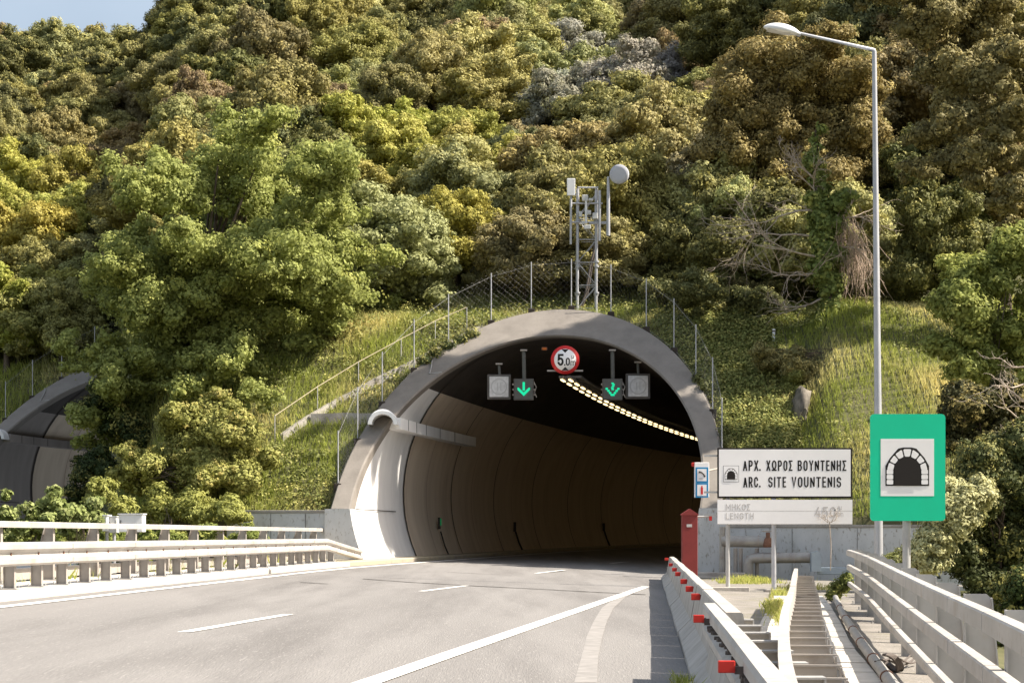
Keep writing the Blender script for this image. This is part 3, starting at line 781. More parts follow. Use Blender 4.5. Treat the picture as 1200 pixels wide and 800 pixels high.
# ================================================================ near guardrail continuing the concrete barrier
ng = smooth_poly([(.72, 2.5, -.02), (.92, 5.0, -.02), (1.12, 7.8, -.02), (1.44, 12.0, -.02), (1.83, 17.4, -.02)], 24, 3)
t = thing('guardrail', (1.3, 10, -.02), 'near steel guardrail with two red reflectors bolted to the concrete barrier end', 'guardrail')
MB().sweep(prof_sweep([p+UP*.74 for p in ng], wbeam_profile(.31, .06, .012), -1), True, True).build('beam', M['galv_rail'], t)
mb = MB(); mb.sweep(prof_sweep([p+UP*.745 for p in ng], [(-.05, -.012), (.045, -.012), (.06, -.035), (.066, -.03), (.05, 0), (-.05, 0)], -1), True, True); mb.build('top_flange', M['galv_rail'], t)
for d in np.arange(.6, 15, .42):
    p, tt = along(ng, d)
    for k in range(1 if int(d*3) % 3 else 3):
        q_ = p+Vector((-.062, random.uniform(-.15, .15), .74-.155+random.uniform(-.02, .05)))
        MB().tube([q_, q_+Vector((.05, 0, 0))], .014, 6).build('bolt', M['strap'], t)
for Y in (15.6, 9.9, 6.3):
    p, tt = along(ng, Y-2.5); rr = MB().box((p.x-.15, p.y, .66), (.09, .03, .065)).build('reflector', M['reflector'], t, bevel=.005)
    MB().box((p.x-.08, p.y+.02, .64), (.05, .03, .04)).build('bracket', M['strap'], rr)
for d in np.arange(.6, 14.6, 1.15):
    p, tt = along(ng, d)
    mb = MB(); mb.box((p.x+.24, p.y, .29), (.26, .012, .60)); mb.box((p.x+.37, p.y, .29), (.012, .12, .60)); mb.box((p.x+.11, p.y, .29), (.012, .12, .60)); mb.box((p.x+.24, p.y, .595), (.27, .13, .012))
    mb.build('post', M['galv'], t)
# concrete foot under it
fp = [Vector((p.x-.24, p.y, -.02)) for p in ng if p.y < 16.2]
t2 = thing('barrier_foot', (1.0, 8, -.02), 'tapering concrete barrier foot under the near guardrail', 'concrete barrier')
for a, b in zip(fp[:-1], fp[1:]):
    MB().sweep(prof_sweep([a+(b-a)*.01, b-(b-a)*.01], [(0, -.05), (0, .075), (.16, .245), (.2, .42), (.34, .42), (.34, -.05)], 1), True, True).build('barrier_segment', M['jersey'], t2)

# ================================================================ middle barrier seen end on (rail with a row of deep plates)
mp = smooth_poly([(.72, 4.0, -.12), (1.12, 7.6, -.12), (1.29, 8.9, -.12), (1.65, 11.4, -.12), (2.26, 15.6, -.13), (3.50, 23.4, -.14), (4.6, 30.6, -.14), (5.6, 37.0, -.14)], 40, 6)
t = thing('post_barrier', (2.3, 15.4, -.12), 'low steel barrier with a ladder of deep cross plates between the two right barriers', 'bridge barrier')
MB().sweep(prof_sweep([p+UP*.84 for p in mp], [(-.035, -.30), (.035, -.30), (.035, 0), (-.035, 0)], 1), True, True).build('rail', M['galv_rail'], t)
d = 1.0
while d < poly_len(mp)[-1]:
    p, tt = along(mp, d); n = Vector((tt.y, -tt.x, 0)).normalized()
    w = .30
    mb = MB(); mb.prism([(0.04, 0), (w+.12, 0), (w, .70), (.04, .70)], p-tt*.006, n, UP, tt, .012)
    mb.box(tuple(p+n*(w/2+.02)+UP*.706), (.035, w+.03, .012), math.atan2(tt.y, tt.x))
    mb.box(tuple(p+n*(w+.03)+UP*.36), (.09, .012, .68), math.atan2(tt.y, tt.x))
    mb.build('cross_plate', M['galv_post'], t); d += 1.02
slab_strip(smooth_poly([(6.2, 43, -.10), (5.55, 38.5, -.11), (4.4, 31.6, -.12), (3.5, 25.5, -.13), (2.75, 20.0, -.13), (2.15, 15.0, -.13), (1.75, 10, -.13)], 30, 4), .40, 'channel_slabs')
slab_strip(smooth_poly([(7.1, 44, -.13), (6.35, 38.5, -.14), (5.0, 29.3, -.15), (4.25, 24.5, -.15), (3.3, 17, -.16), (2.45, 10, -.17), (2.0, 5, -.17)], 30, 4), .34, 'channel_slabs')

# conduit with straps
cp = smooth_poly([(7.15, 41.5, -.02), (5.75, 32.6, -.03), (4.55, 24.5, -.04), (3.74, 18.8, -.05), (3.1, 14.2, -.06), (2.5, 9.5, -.06), (1.9, 4.5, -.06)], 40, 4)
t = thing('conduit_pipe', tuple(cp[20]), 'grey conduit pipe with rusty clamps lying beside the tall right barrier', 'conduit')
MB().tube(cp, .062, 12).build('pipe', M['pvc'], t)
for d in (6, 10.5, 14.2, 17.3, 20.5, 23.2, 26, 28.5, 31):
    p, tt = along(cp, d); MB().tube([p-tt*.035, p+tt*.035], .072, 12).build('clamp', M['rust'], t)
p0, tt = along(cp, 21.5)
mb = MB(); n = Vector((tt.y, -tt.x, 0))
for j in range(4):
    pts_ = []
    for k in range(15):
        a = k/14*math.pi*1.5; pts_.append(p0-n*(.05+.17*math.sin(a*.66)+j*.02)+UP*(.10*math.cos(a)+.02)-tt*(.55*k/14-.1+j*.03))
    mb.tube(pts_, .016, 6)
for j in range(3):
    pts_ = [p0+tt*.2+n*.02*j-n*.05*k+UP*(.10*math.sin(k*.5+j)*.6)-tt*(.16*k) for k in range(12)]
    mb.tube(pts_, .012, 5)
tag(mb.build('loose_cable', M['strap']), 'tangle of dark loose cable looped over the grey conduit pipe', 'cable')

# ================================================================ signs
def arch_icon(parent, cx, zb, w, y, k=1.0):
    """pictogram: stone arch doorway; w = outer width, base at zb, layers stand proud of y towards the viewer"""
    bk, wh = MB(), MB()
    h = w*.88; r = w/2
    u, v, n = (1, 0, 0), (0, 0, 1), (0, -1, 0)
    outer = [(-r, 0), (-r, h*.52), (-r*.80, h*.72), (-r*.42, h*.97), (-r*.2, h), (r*.2, h), (r*.42, h*.97), (r*.80, h*.72), (r, h*.52), (r, 0)]
    bk.prism([(p[0], p[1]) for p in outer][::-1], (cx, y, zb), u, v, n, .003)
    # white stones
    ri, ro = r*.63, r*.965; hs = h*.40
    def stone(quad):
        c = [sum(p[0] for p in quad)/4, sum(p[1] for p in quad)/4]; q_ = [(c[0]+(p[0]-c[0])*.90, c[1]+(p[1]-c[1])*.90) for p in quad]
        o = []
        for i in range(4):
            a, b, d_ = q_[i-1], q_[i], q_[(i+1) % 4]
            for kk in (.87, 1.13):
                t_ = abs(1-kk); tgt = a if kk < 1 else d_; o.append((b[0]+(tgt[0]-b[0])*t_, b[1]+(tgt[1]-b[1])*t_))
        ar = sum(o[i-1][0]*o[i][1]-o[i][0]*o[i-1][1] for i in range(len(o)))
        if ar > 0: o = o[::-1]
        wh.prism(o, (cx, y-.003, zb), u, v, n, .0025)
    for sg in (-1, 1):
        for k_ in range(3):
            z0, z1 = hs*k_/3*1.0+.03*h, hs*(k_+1)/3+.03*h
            stone([(sg*ri, z0), (sg*ro, z0), (sg*ro, z1), (sg*ri, z1)])
    N = 7
    def outer_r(a):
        # radial distance to the outer outline measured from (0, hs)
        dx, dz = math.cos(a), math.sin(a); best = 9
        for i in range(len(outer)-1):
            (x1, z1), (x2, z2) = outer[i], outer[i+1]; z1 -= hs; z2 -= hs
            den = dx*(z2-z1)-dz*(x2-x1)
            if abs(den) < 1e-9: continue
            t_ = (x1*(z2-z1)-z1*(x2-x1))/den; s_ = (x1*dz-z1*dx)/den
            if t_ > 0 and -1e-6 <= s_ <= 1+1e-6: best = min(best, t_)
        return best*.95
    for k_ in range(N):
        a1, a2 = math.pi*(k_+.04)/N, math.pi*(k_+.96)/N
        o1, o2 = outer_r(a1), outer_r(a2)
        stone([(ri*math.cos(a1), hs+ri*math.sin(a1)), (o1*math.cos(a1), hs+o1*math.sin(a1)), (o2*math.cos(a2), hs+o2*math.sin(a2)), (ri*math.cos(a2), hs+ri*math.sin(a2))])
    stone_bg = wh.build('stone_symbol', M['signwhite'], parent)
    door = [(-ri*.93, 0)]+[(ri*.93*math.cos(math.pi-a), hs*1.02+ri*.93*math.sin(a)) for a in np.linspace(0, math.pi, 15)]+[(ri*.93, 0)]
    bk.prism(door[::-1], (cx, y-.0065, zb), u, v, n, .001)
    bk.build('arch_symbol', M['black'], parent)

def rrect(w, h, r, n=5):
    o = []
    for cx_, cy_, a0 in ((w/2-r, h/2-r, 0), (-w/2+r, h/2-r, 90), (-w/2+r, -h/2+r, 180), (w/2-r, -h/2+r, 270)):
        for k in range(n+1): a = R(a0+90*k/n); o.append((cx_+r*math.cos(a), cy_+r*math.sin(a)))
    return o[::-1]
U_, V_, N_ = (1, 0, 0), (0, 0, 1), (0, -1, 0)
# --- green archaeological sign
Y = 24.0; s = Y/F
c = at(1063.5, 547.5, Y); W, H = 88*s, 125*s
t = thing('road_sign', (c.x, Y, -.45), 'green portrait sign with a black stone-arch symbol, standing behind the tall right barrier', 'road sign')
MB().prism(rrect(W, H, .05), c, U_, V_, N_, .018).build('panel', M['signgreen'], t)
pn = at(1063, 547.5, Y-.0185); wp = MB().prism([(-31.2*s, -33.5*s), (31.2*s, -33.5*s), (31.2*s, 33.5*s), (-31.2*s, 33.5*s)][::-1], (c.x-.006, Y-.0183, c.z), U_, V_, N_, .002).build('symbol_field', M['signwhite'], t)
arch_icon(t, c.x-.008, c.z-21.5*s, 51*s, Y-.0210)
mb = MB(); mb.tube([(c.x-.0, Y+.06, -.5), (c.x-.0, Y+.06, c.z+.1)], .052, 16); mb.build('pole', M['galv'], t)
mb = MB()
for dz in (-.4, .4): mb.box((c.x, Y+.012, c.z+dz), (.5, .02, .05))
mb.box((c.x, Y+.05, c.z+H/2-.02), (.12, .12, .03)); mb.build('clamp', M['galv'], t)

# --- white archaeological-site board and the faded length board below it
Y = 49.0; s = Y/F
t = thing('road_sign', (at(880, 0, Y).x, Y, -.3), 'wide white bilingual site sign with small arch symbol on two poles', 'road sign')
c = at(919.5, 554, Y); W, H = 158*s, 59*s
MB().prism([(-W/2, -H/2), (W/2, -H/2), (W/2, H/2), (-W/2, H/2)][::-1], c, U_, V_, N_, .03).build('border', M['black'], t)
MB().prism([(-W/2+.042, -H/2+.05), (W/2-.042, -H/2+.05), (W/2-.042, H/2-.042), (-W/2+.042, H/2-.042)][::-1], (c.x, Y-.03, c.z), U_, V_, N_, .004).build('panel', M['signwhite'], t)
yp = Y-.0345
def word(txt, x0, x1, y0, y1, m, nm, bold, parent=t, yy=yp, Yd=Y):
    a, b = at(x0, y1, Yd), at(x1, y0, Yd)
    return lettering(txt, m, nm, parent, a.x, a.z, (x1-x0)*Yd/F, (y1-y0)*Yd/F, yy, bold)
B = .135
for txt, x0, x1, dy in (('APX', 870.5, 888.5, 0), ('XWPOZ', 897.8, 928.5, 0), ('BOYNTENHZ', 934.5, 991.5, 0)):
    word(txt, x0, x1, 539.2, 551.5, M['black'], 'lettering', B)
for txt, x0, x1 in (('ARC', 870.8, 888.2), ('SITE', 900, 921), ('VOUNTENIS', 927.5, 985.5)):
    word(txt, x0, x1, 558.5, 570.8, M['black'], 'lettering', B)
mb = MB()
for x, y in ((890.3, 550.4), (890.2, 569.7)):
    q_ = at(x, y, Y); mb.box((q_.x, yp-.001, q_.z), (1.9*s, .003, 2.0*s))
mb.build('lettering', M['black'], t)
q_ = at(856.5, 555, Y)
MB().prism([(-9.2*s, -9.6*s), (9.2*s, -9.6*s), (9.2*s, 9.6*s), (-9.2*s, 9.6*s)][::-1], (q_.x, Y-.0342, q_.z), U_, V_, N_, .0015).build('symbol_border', M['black'], t)
MB().prism([(-8.8*s, -9.2*s), (8.8*s, -9.2*s), (8.8*s, 9.2*s), (-8.8*s, 9.2*s)][::-1], (q_.x, Y-.0360, q_.z), U_, V_, N_, .0015).build('symbol_field', M['signwhite'], t)
arch_icon(t, q_.x, q_.z-6.6*s, 14.8*s, Y-.0377)
c2 = at(919.7, 599.7, Y); H2 = 29*s
MB().prism([(-W/2, -H2/2), (W/2, -H2/2), (W/2, H2/2), (-W/2, H2/2)][::-1], (c2.x, Y, c2.z), U_, V_, N_, .03).build('length_panel', M['signwhite'], t)
mb = MB().box((c2.x, Y-.0302, c2.z+.03), (W-.01, .002, .012)); 
mb.box((c2.x, Y-.030, c2.z-H2/2+.01), (W, .004, .022)); mb.build('panel_seam', M['faded'], t)
for txt, x0, x1, y0, y1, bo in (('MHKOZ', 850.5, 879, 590.2, 597.5, .012), ('LENGTH', 850.5, 883, 600.6, 608, .012)):
    word(txt, x0, x1, y0, y1, M['faded'], 'faded_lettering', .13, yy=Y-.0312)
for txt, x0, x1, y0, y1 in (('450', 955, 979, 593.5, 605.5), ('m', 980.5, 988, 600.5, 604.8), ('u', 983, 986.5, 592.8, 597)):
    word(txt, x0, x1, y0, y1, M['faded'], 'faded_lettering', .13, yy=Y-.0312)
mb = MB()   # dried climber in front of the board's lower edge is built with the plants
for x, zb in ((853.3, -.15), (907.3, -.15)):
    q_ = at(x, 600, Y); MB().tube([(q_.x, Y+.07, zb), (q_.x, Y+.07, c.z+H/2-.05)], .055 if x < 900 else .062, 14).build('pole', M['galv'] if x < 900 else M['pole'], t)
q_ = at(853, 692, Y); MB().box((q_.x, Y, -.10), (1.05, .7, .22)).build('footing', M['concrete'], t, bevel=.02)
q_ = at(907.3, 692, Y); MB().box((q_.x, Y, -.12), (.5, .5, .14)).build('footing', M['concrete'], t, bevel=.02)
mb = MB()
for dz in (-.5, .45, -1.1): mb.box((c.x-.8, Y+.02, c.z+dz), (2.6, .03, .05))
mb.build('clamp_bar', M['galv'], t)

# --- round height limit sign hung in the mouth
Y = 71.2; s = Y/F; c = at(662.3, 421.5, Y)
t = thing('height_limit_sign', tuple(c), 'round red-rimmed height limit sign hanging at the crown of the tunnel mouth', 'traffic sign')
MB().lathe([(.05*16.8*s*0+.0001, .0), (16.8*s, 0), (16.8*s, .03), (.0001, .03)], c+Vector((0, .0, 0)), (0, 1, 0), 48).build('rim', M['signred'], t)
MB().lathe([(.0001, 0), (12.9*s, 0), (12.9*s, .02), (.0001, .02)], c+Vector((0, -.006, 0)), (0, 1, 0), 48).build('face', M['signwhite'], t)
tri = MB()
for sg in (1, -1): tri.prism([(-4.2*s, sg*12.4*s), (4.2*s, sg*12.4*s), (0, sg*8.3*s)][::(1 if sg > 0 else -1)], (c.x, c.y-.0065, c.z), U_, V_, N_, .002)
tri.build('arrowhead_symbol', M['black'], t)
for txt, x0, x1, y0, y1, bo in (('5', 653.3, 660.6, 414.6, 428.4, .03), ('0', 663, 667.9, 419, 428.2, .03), ('m', 668.6, 674.6, 422.8, 428.2, .03), ('u', 669.8, 672.6, 416.4, 419.8, .02)):
    word(txt, x0, x1, y0, y1, M['black'], 'lettering', .17, parent=t, yy=c.y-.0085, Yd=Y)
q_ = at(661.8, 427.4, Y); MB().box((q_.x, c.y-.008, q_.z), (1.5*s, .003, 1.6*s)).build('lettering', M['black'], t)
mb = MB(); mb.box((c.x+.0, Y+.10, at(0, 434, Y).z), (42*s, .07, .06)); mb.build('bracket', M['galv_post'], t)
MB().tube([(c.x, Y+.10, c.z-.4), (c.x, Y+.10, c.z+.35), (c.x, Y+1.7, c.z+.62)], .04, 8).build('hanger', M['galv_post'], t)

# --- lane signals
def signal(x0, x1, y0, y1, Y, kind, label, pole_top):
    s = Y/F; a, b = at(x0, y1, Y), at(x1, y0, Y); c = (a+b)/2; W, H = b.x-a.x, b.z-a.z
    t = thing('lane_signal' if 'arrow' in kind else 'speed_signal', tuple(c), label, 'lane signal')
    MB().box((c.x, Y+.14, c.z), (W, .26, H)).build('housing', M['signal_case'], t, bevel=.015)
    if 'arrow' in kind:
        MB().box((c.x, Y+.005, c.z), (W-.08, .03, H-.08)).build('screen', M['signal_dark'], t)
        mb = MB(); k = s*9.3
        shaft = [(-1.2*s, 10.5*s), (1.2*s, 10.5*s), (1.2*s, -2*s), (-1.2*s, -2*s)]
        head = [(0, -10.5*s), (9.0*s, -1.2*s), (9.0*s, 2.2*s), (7.2*s, 2.2*s), (0, -5.0*s), (-7.2*s, 2.2*s), (-9.0*s, 2.2*s), (-9.0*s, -1.2*s)][::-1]
        sc = .78
        if kind == 'arrow':
            mb.prism([(p[0]*sc*1.1, p[1]*sc) for p in [(-1.6*s, 10.5*s), (1.6*s, 10.5*s), (1.6*s, -2.4*s), (-1.6*s, -2.4*s)]], (c.x, Y-.0125, c.z+.01), U_, V_, N_, .004)
            mb.prism([(p[0]*sc*1.05, p[1]*sc) for p in head[::-1]][::-1], (c.x, Y-.0105, c.z+.01), U_, V_, N_, .004)
        else:   # dotted arrow made of LED groups with gaps
            for zz, dx in ((9, 0), (7.0, 1.2), (4.6, .6), (2.2, -.3), (-.2, .2)):
                mb.prism([(dx*s-1.6*s, zz*sc*s-.7*s), (dx*s+1.4*s, zz*sc*s-.9*s), (dx*s+1.7*s, zz*sc*s+.7*s), (dx*s-1.3*s, zz*sc*s+.9*s)][::-1], (c.x, Y-.0105, c.z), U_, V_, N_, .004)
            for sg in (-1, 1):
                for k_, (xx, zz) in enumerate(((7.2, 1.2), (5.0, -1.2), (3.0, -3.6), (1.1, -5.9))):
                    o = [(-1.6*s, -.9*s), (1.3*s, -1.4*s), (1.6*s, 1.1*s), (-1.1*s, 1.3*s)]
                    mb.prism([(sg*xx*s*.95+p[0], zz*s+p[1]) for p in o][::-1], (c.x, Y-.0125-.002*(sg > 0), c.z-.02), U_, V_, N_, .004)
        mb.build('arrow', M['green_lit'], t)
    else:
        MB().box((c.x, Y+.0, c.z), (W-.17, .04, H-.17)).build('face', M['signal_face'], t, bevel=.01)
        mb = MB(); rows = []
        for k in range(33):
            a_ = 2*math.pi*k/32; r1, r2 = W*.30, W*.345
            rows.append([(c.x+r1*math.cos(a_), Y-.022, c.z+r1*math.sin(a_)), (c.x+r2*math.cos(a_), Y-.022, c.z+r2*math.sin(a_)), (c.x+r2*math.cos(a_), Y-.026, c.z+r2*math.sin(a_)), (c.x+r1*math.cos(a_), Y-.026, c.z+r1*math.sin(a_))])
        mb.sweep(rows, True, False); mb.box((c.x-.06, Y-.024, c.z), (.035, .006, .3)); mb.box((c.x+.07, Y-.024, c.z), (.035, .006, .3)); mb.build('dial', M['signal_dim'], t)
    pt_ = at((x0+x1)/2+(-1.0), pole_top, Y)
    MB().tube([(c.x+.02, Y+.14, c.z+H/2-.02), (c.x+.0, Y+.14, pt_.z)], .075 if 'arrow' in kind else .055, 10).build('hanger', M['signal_dark'], t)
    MB().box((c.x, Y+.14, pt_.z), (.26, .26, .05)).build('hanger_plate', M['galv_post'], t)
    mb = MB()
    if 'arrow' in kind:
        for sx in (-1, 1):
            for k in range(3):
                q_ = Vector((c.x+sx*(W/2+.02), Y+.12, c.z-.2+.2*k)); mb.box(tuple(q_), (.07, .06, .05))
        mb.tube([(c.x+W/2, Y+.16, c.z+.3), (c.x+W/2+.10, Y+.16, c.z+.1), (c.x+W/2+.03, Y+.16, c.z-.1), (c.x+W/2+.11, Y+.16, c.z-.3)], .018, 6)
        mb.build('cable', M['galv_post'], t)
signal(571, 598.5, 438.5, 467.5, 72.5, 'dial', 'unlit white dial signal left of the left green arrow', 426)
signal(602, 625.5, 443.5, 468.5, 72.0, 'arrow', 'solid green down arrow signal in the tunnel mouth, left of the round sign', 410)
signal(706, 729.5, 443.5, 468.5, 72.0, 'brokenarrow', 'broken dotted green down arrow signal, right of the round sign', 410)
signal(733.5, 762, 437.5, 467, 72.5, 'dial', 'unlit white dial signal right of the dotted green arrow', 424)
# orange flasher
q_ = at(638, 408.5, 73.0)
t = thing('warning_lamp', tuple(q_), 'small dull orange lamp under the crown left of the round sign', 'warning lamp')
MB().box((q_.x, q_.y+.1, q_.z), (.22, .16, .12)).build('housing', M['rust'], t, bevel=.02)
MB().box((q_.x, q_.y, q_.z), (.16, .05, .09)).build('lens', mat('orange_lens', (.45, .12, .02)), t)

# --- SOS panel and red hydrant cabinet at the right foot
Y = 61.6; s = Y/F; a, b = at(814, 582.5, Y), at(831, 541.5, Y); c = (a+b)/2; W, H = b.x-a.x, b.z-a.z
t = thing('emergency_sign', tuple(c), 'small white box sign with blue telephone and extinguisher panels on the right portal edge', 'emergency sign')
MB().box((c.x, Y+.08, c.z), (W, .16, H)).build('housing', M['signwhite'], t, bevel=.01)
for k, zc_ in ((0, c.z+.16), (1, c.z-.34)):
    hw = W/2-.03; hh = .255 if k == 0 else .24
    MB().prism([(-hw, -hh), (hw, -hh), (hw, hh), (-hw, hh)][::-1], (c.x, Y, zc_), U_, V_, N_, .004).build('blue_panel', M['signblue'], t)
    MB().prism([(-hw+.055, -hh+.055), (hw-.055, -hh+.055), (hw-.055, hh-.055), (-hw+.055, hh-.055)][::-1], (c.x, Y-.004, zc_), U_, V_, N_, .003).build('white_field', M['signwhite'], t)
mb = MB(); zc_ = c.z+.16
mb.tube([(c.x-.10, Y-.012, zc_+.10), (c.x-.02, Y-.012, zc_+.09), (c.x+.06, Y-.012, zc_+.02), (c.x+.10, Y-.012, zc_-.06)], [.035, .022, .022, .035], 8)
for k in range(3): mb.box((c.x-.09+.045*k, Y-.009, zc_-.12), (.03, .004, .02))
mb.build('telephone_symbol', M['black'], t)
mb = MB(); mb.box((c.x, Y-.009, c.z-.36), (.07, .004, .23)); mb.box((c.x, Y-.009, c.z-.22), (.04, .004, .05)); mb.build('extinguisher_symbol', M['signred'], t)
q_ = at(812.5, 544, Y); MB().box(tuple(q_+Vector((0, .08, 0))), (.11, .11, .13)).build('red_lamp', M['reflector'], t, bevel=.015)
MB().tube([(c.x+W/2-.05, Y+.1, c.z+.3), (c.x+W/2+.6, Y+1.2, c.z+.45)], .03, 8).build('bracket', M['galv_post'], t)
Y = 59.6; s = Y/F; a, b = at(799.5, 680, Y), at(817.5, 603, Y)
cx_ = (a.x+b.x)/2; wd = b.x-a.x
t = thing('hydrant_cabinet', (cx_, Y, -.1), 'tall red metal cabinet with pointed roof at the right foot of the tunnel', 'hydrant cabinet')
MB().box((cx_, Y+.2, (b.z-.1)/2), (wd, .42, b.z+.1)).build('body', M['red'], t, bevel=.012)
mb = MB(); z0 = b.z; o = [(-wd/2-.03, 0), (wd/2+.03, 0), (0, .20)]
mb.prism([(-wd/2-.03, -.01), (wd/2+.03, -.01), (wd/2+.03, .02), (0, .20), (-wd/2-.03, .02)][::-1], (cx_, Y+.44, z0), U_, V_, N_, .48); mb.build('roof', M['red'], t)
MB().box((cx_-.01, Y-.004, .95), (wd-.08, .01, 1.75)).build('door', M['red'], t, bevel=.004)
MB().box((cx_-.02, Y-.014, 1.66), (.17, .01, .09)).build('label_plate', M['faded'], t)
mb = MB(); mb.tube([(cx_+wd/2, Y+.1, z0-.06), (cx_+wd/2+.42, Y+.1, z0-.05)], .03, 8); mb.build('hose_arm', M['galv'], t)
mb = MB(); mb.box((cx_+wd/2+.42, Y+.1, z0-.1), (.09, .08, .16)); mb.build('red_valve', M['reflector'], t)

# ================================================================ street lamp
Y = 48.0; b_ = at(1029, 650, Y); k_ = at(1024.5, 60, Y)
bx = at(1030, 0, Y).x
t = thing('street_lamp', (bx, Y, -.5), 'tall slender galvanised street lamp with one arm reaching left, behind the green sign', 'street lamp')
zt_ = k_.z
MB().tube([(bx, Y, -.5), (bx-.02, Y, 4), (k_.x, Y, zt_)], [.115, .095, .058], 14).build('pole', M['pole'], t)
MB().box((bx, Y, -.46), (.42, .42, .06)).build('base_plate', M['galv'], t)
tip = at(934, 38.5, Y); 
MB().tube([(k_.x, Y, zt_-.02), (k_.x+.01, Y, zt_+.02), tuple(tip)], [.05, .045, .034], 10).build('arm', M['pole'], t)
# lamp head: flattened pod
l0, l1 = at(936, 40.5, Y), at(895, 32.5, Y); d_ = (l1-l0); L_ = d_.length; d_.normalize(); nz = Vector((-d_.z, 0, d_.x)); nz = nz if nz.z > 0 else -nz
rows = []
for k in range(13):
    f_ = k/12; wv = math.sin(math.pi*min(.98, max(.03, f_*.93+.05)))**.55; hgt = .19*wv; wid = .20*wv; row = []
    for j in range(14):
        a = 2*math.pi*j/14; zz = math.sin(a)
        row.append(l0+d_*L_*f_+nz*(zz*hgt*(1.0 if zz > 0 else .30))+Vector((0, math.cos(a)*wid, 0)))
    rows.append(row)
hd = MB().sweep(rows, True, True, True).build('lamp_head', M['white'], t)
mb = MB(); c_ = l0+d_*L_*.56-nz*.05
mb.sweep([[l0+d_*L_*f_-nz*(.035+.05*math.sin(math.pi*g_))+Vector((0, (g_-.5)*.26, 0)) for g_ in np.linspace(0, 1, 7)] for f_ in np.linspace(.25, .9, 8)], False)
mb.build('lens', M['signal_face'], hd)
MB().tube([l0-d_*.05, l0+d_*.16], .055, 10).build('socket', M['pole'], hd)

# ================================================================ antenna mast on the crown
Y = 78.0; s = Y/F
fx = [at(677, 0, Y).x, at(699, 0, Y).x]; zb = float(terr(at(688, 0, Y).x, Y))-.1; zt_ = at(0, 221, Y).z
t = thing('antenna_mast', (at(688, 0, Y).x, Y, zb), 'galvanised lattice antenna mast with dish and white panel on top of the tunnel', 'antenna mast')
dy_ = .62
for X_ in fx:
    for yy in (0, dy_):
        mb = MB(); mb.tube([(X_-.02, Y+yy, zb), (X_, Y+yy, zt_)], .065 if yy == 0 else .05, 10)
        for z_ in (zb+2.0, zb+2.2, zb+3.9, zb+.9): mb.tube([(X_, Y+yy, z_), (X_, Y+yy, z_+.07)], .11, 10)
        mb.build('leg', M['pole'], t)
mb = MB(); zz = zb+.3; k = 0
while zz < zt_-.3:
    h_ = .95
    for yy in (0, dy_):
        mb.tube([(fx[0], Y+yy, zz), (fx[1], Y+yy, zz)], .02, 6)
        a_, b2 = (fx[0], fx[1]) if k % 2 == 0 else (fx[1], fx[0])
        mb.tube([(a_, Y+yy, zz), (b2, Y+yy, min(zt_, zz+h_))], .018, 6)
    for X_ in fx: mb.tube([(X_, Y, zz), (X_, Y+dy_, min(zt_, zz+h_))], .018, 6)
    zz += h_; k += 1
mb.build('bracing', M['pole'], t)
mb = MB()
for z_, x0, x1 in ((at(0, 239, Y).z, 669, 706), (at(0, 261, Y).z, 668, 712), (at(0, 220.5, Y).z, 677, 701), (at(0, 262.5, Y).z, 690, 714)):
    mb.tube([(at(x0, 0, Y).x, Y-.12, z_), (at(x1, 0, Y).x, Y-.12, z_)], .035, 8)
mb.build('cross_arm', M['pole'], t)
mb = MB(); mb.tube([at(702.5, 224, Y)+Vector((0, -.15, 0)), at(702.5, 283, Y)+Vector((0, -.15, 0))], .06, 8); mb.build('antenna_tube', M['pole'], t)
mb = MB(); mb.tube([at(686.5, 230, Y)+Vector((0, -.2, 0)), at(686.5, 263, Y)+Vector((0, -.2, 0))], .05, 8); mb.build('antenna_tube', M['white'], t)
mb = MB()
for x, y, w_, h_ in ((685.5, 233, 7, 7), (692, 235, 5, 3), (690, 250, 5, 5), (697, 254, 6, 7), (688, 267, 8, 5), (683, 262, 4, 4), (680, 252, 4, 6)):
    q_ = at(x, y, Y); mb.box((q_.x, Y-.15, q_.z), (w_*s, .22, h_*s))
mb.build('junction_box', M['plastic'], t, bevel=.02)
# panel antenna on its pole
q_ = at(669, 220.5, Y); mb = MB(); mb.tube([at(669, 230, Y)+Vector((0, -.15, 0)), at(668.6, 287, Y)+Vector((0, -.15, 0))], .05, 8); mb.build('panel_pole', M['pole'], t)
MB().box((q_.x, Y-.2, q_.z), (9.6*s, .16, 20*s)).build('panel_antenna', M['white'], t, bevel=.02)
# dish on its pole
mb = MB(); mb.tube([at(712.7, 208, Y)+Vector((0, -.15, 0)), at(712.5, 277, Y)+Vector((0, -.15, 0))], [.06, .085], 10); mb.build('dish_pole', M['pole'], t)
q_ = at(724.6, 206.3, Y)+Vector((0, -.42, 0)); ax_ = Vector((-.25, -1, -.03)).normalized(); rr_ = 11.3*s
MB().lathe([(.0001, -.0), (rr_*.5, 0), (rr_*.985, 0.001), (rr_, .015), (rr_, .16), (rr_*.9, .2), (.08, .28), (.0001, .28)], q_, -ax_, 32).build('dish', M['dish'], t); [setattr(p_, 'use_smooth', False) for p_ in t.children[-1].data.polygons]
MB().tube([q_+Vector((0, .3, -.05)), at(713, 209, Y)+Vector((0, -.12, 0))], .05, 8).build('dish_arm', M['pole'], t)
mb = MB(); pts_ = [at(x, y, Y)+Vector((0, .2, 0)) for x, y in ((698, 272), (697, 290), (692, 310), (689, 328), (686, 345), (680, 358))]
mb.tube(pts_, .05, 6); mb.tube([p+Vector((.08, .05, 0)) for p in pts_], .045, 6); mb.build('feed_cable', M['strap'], t)

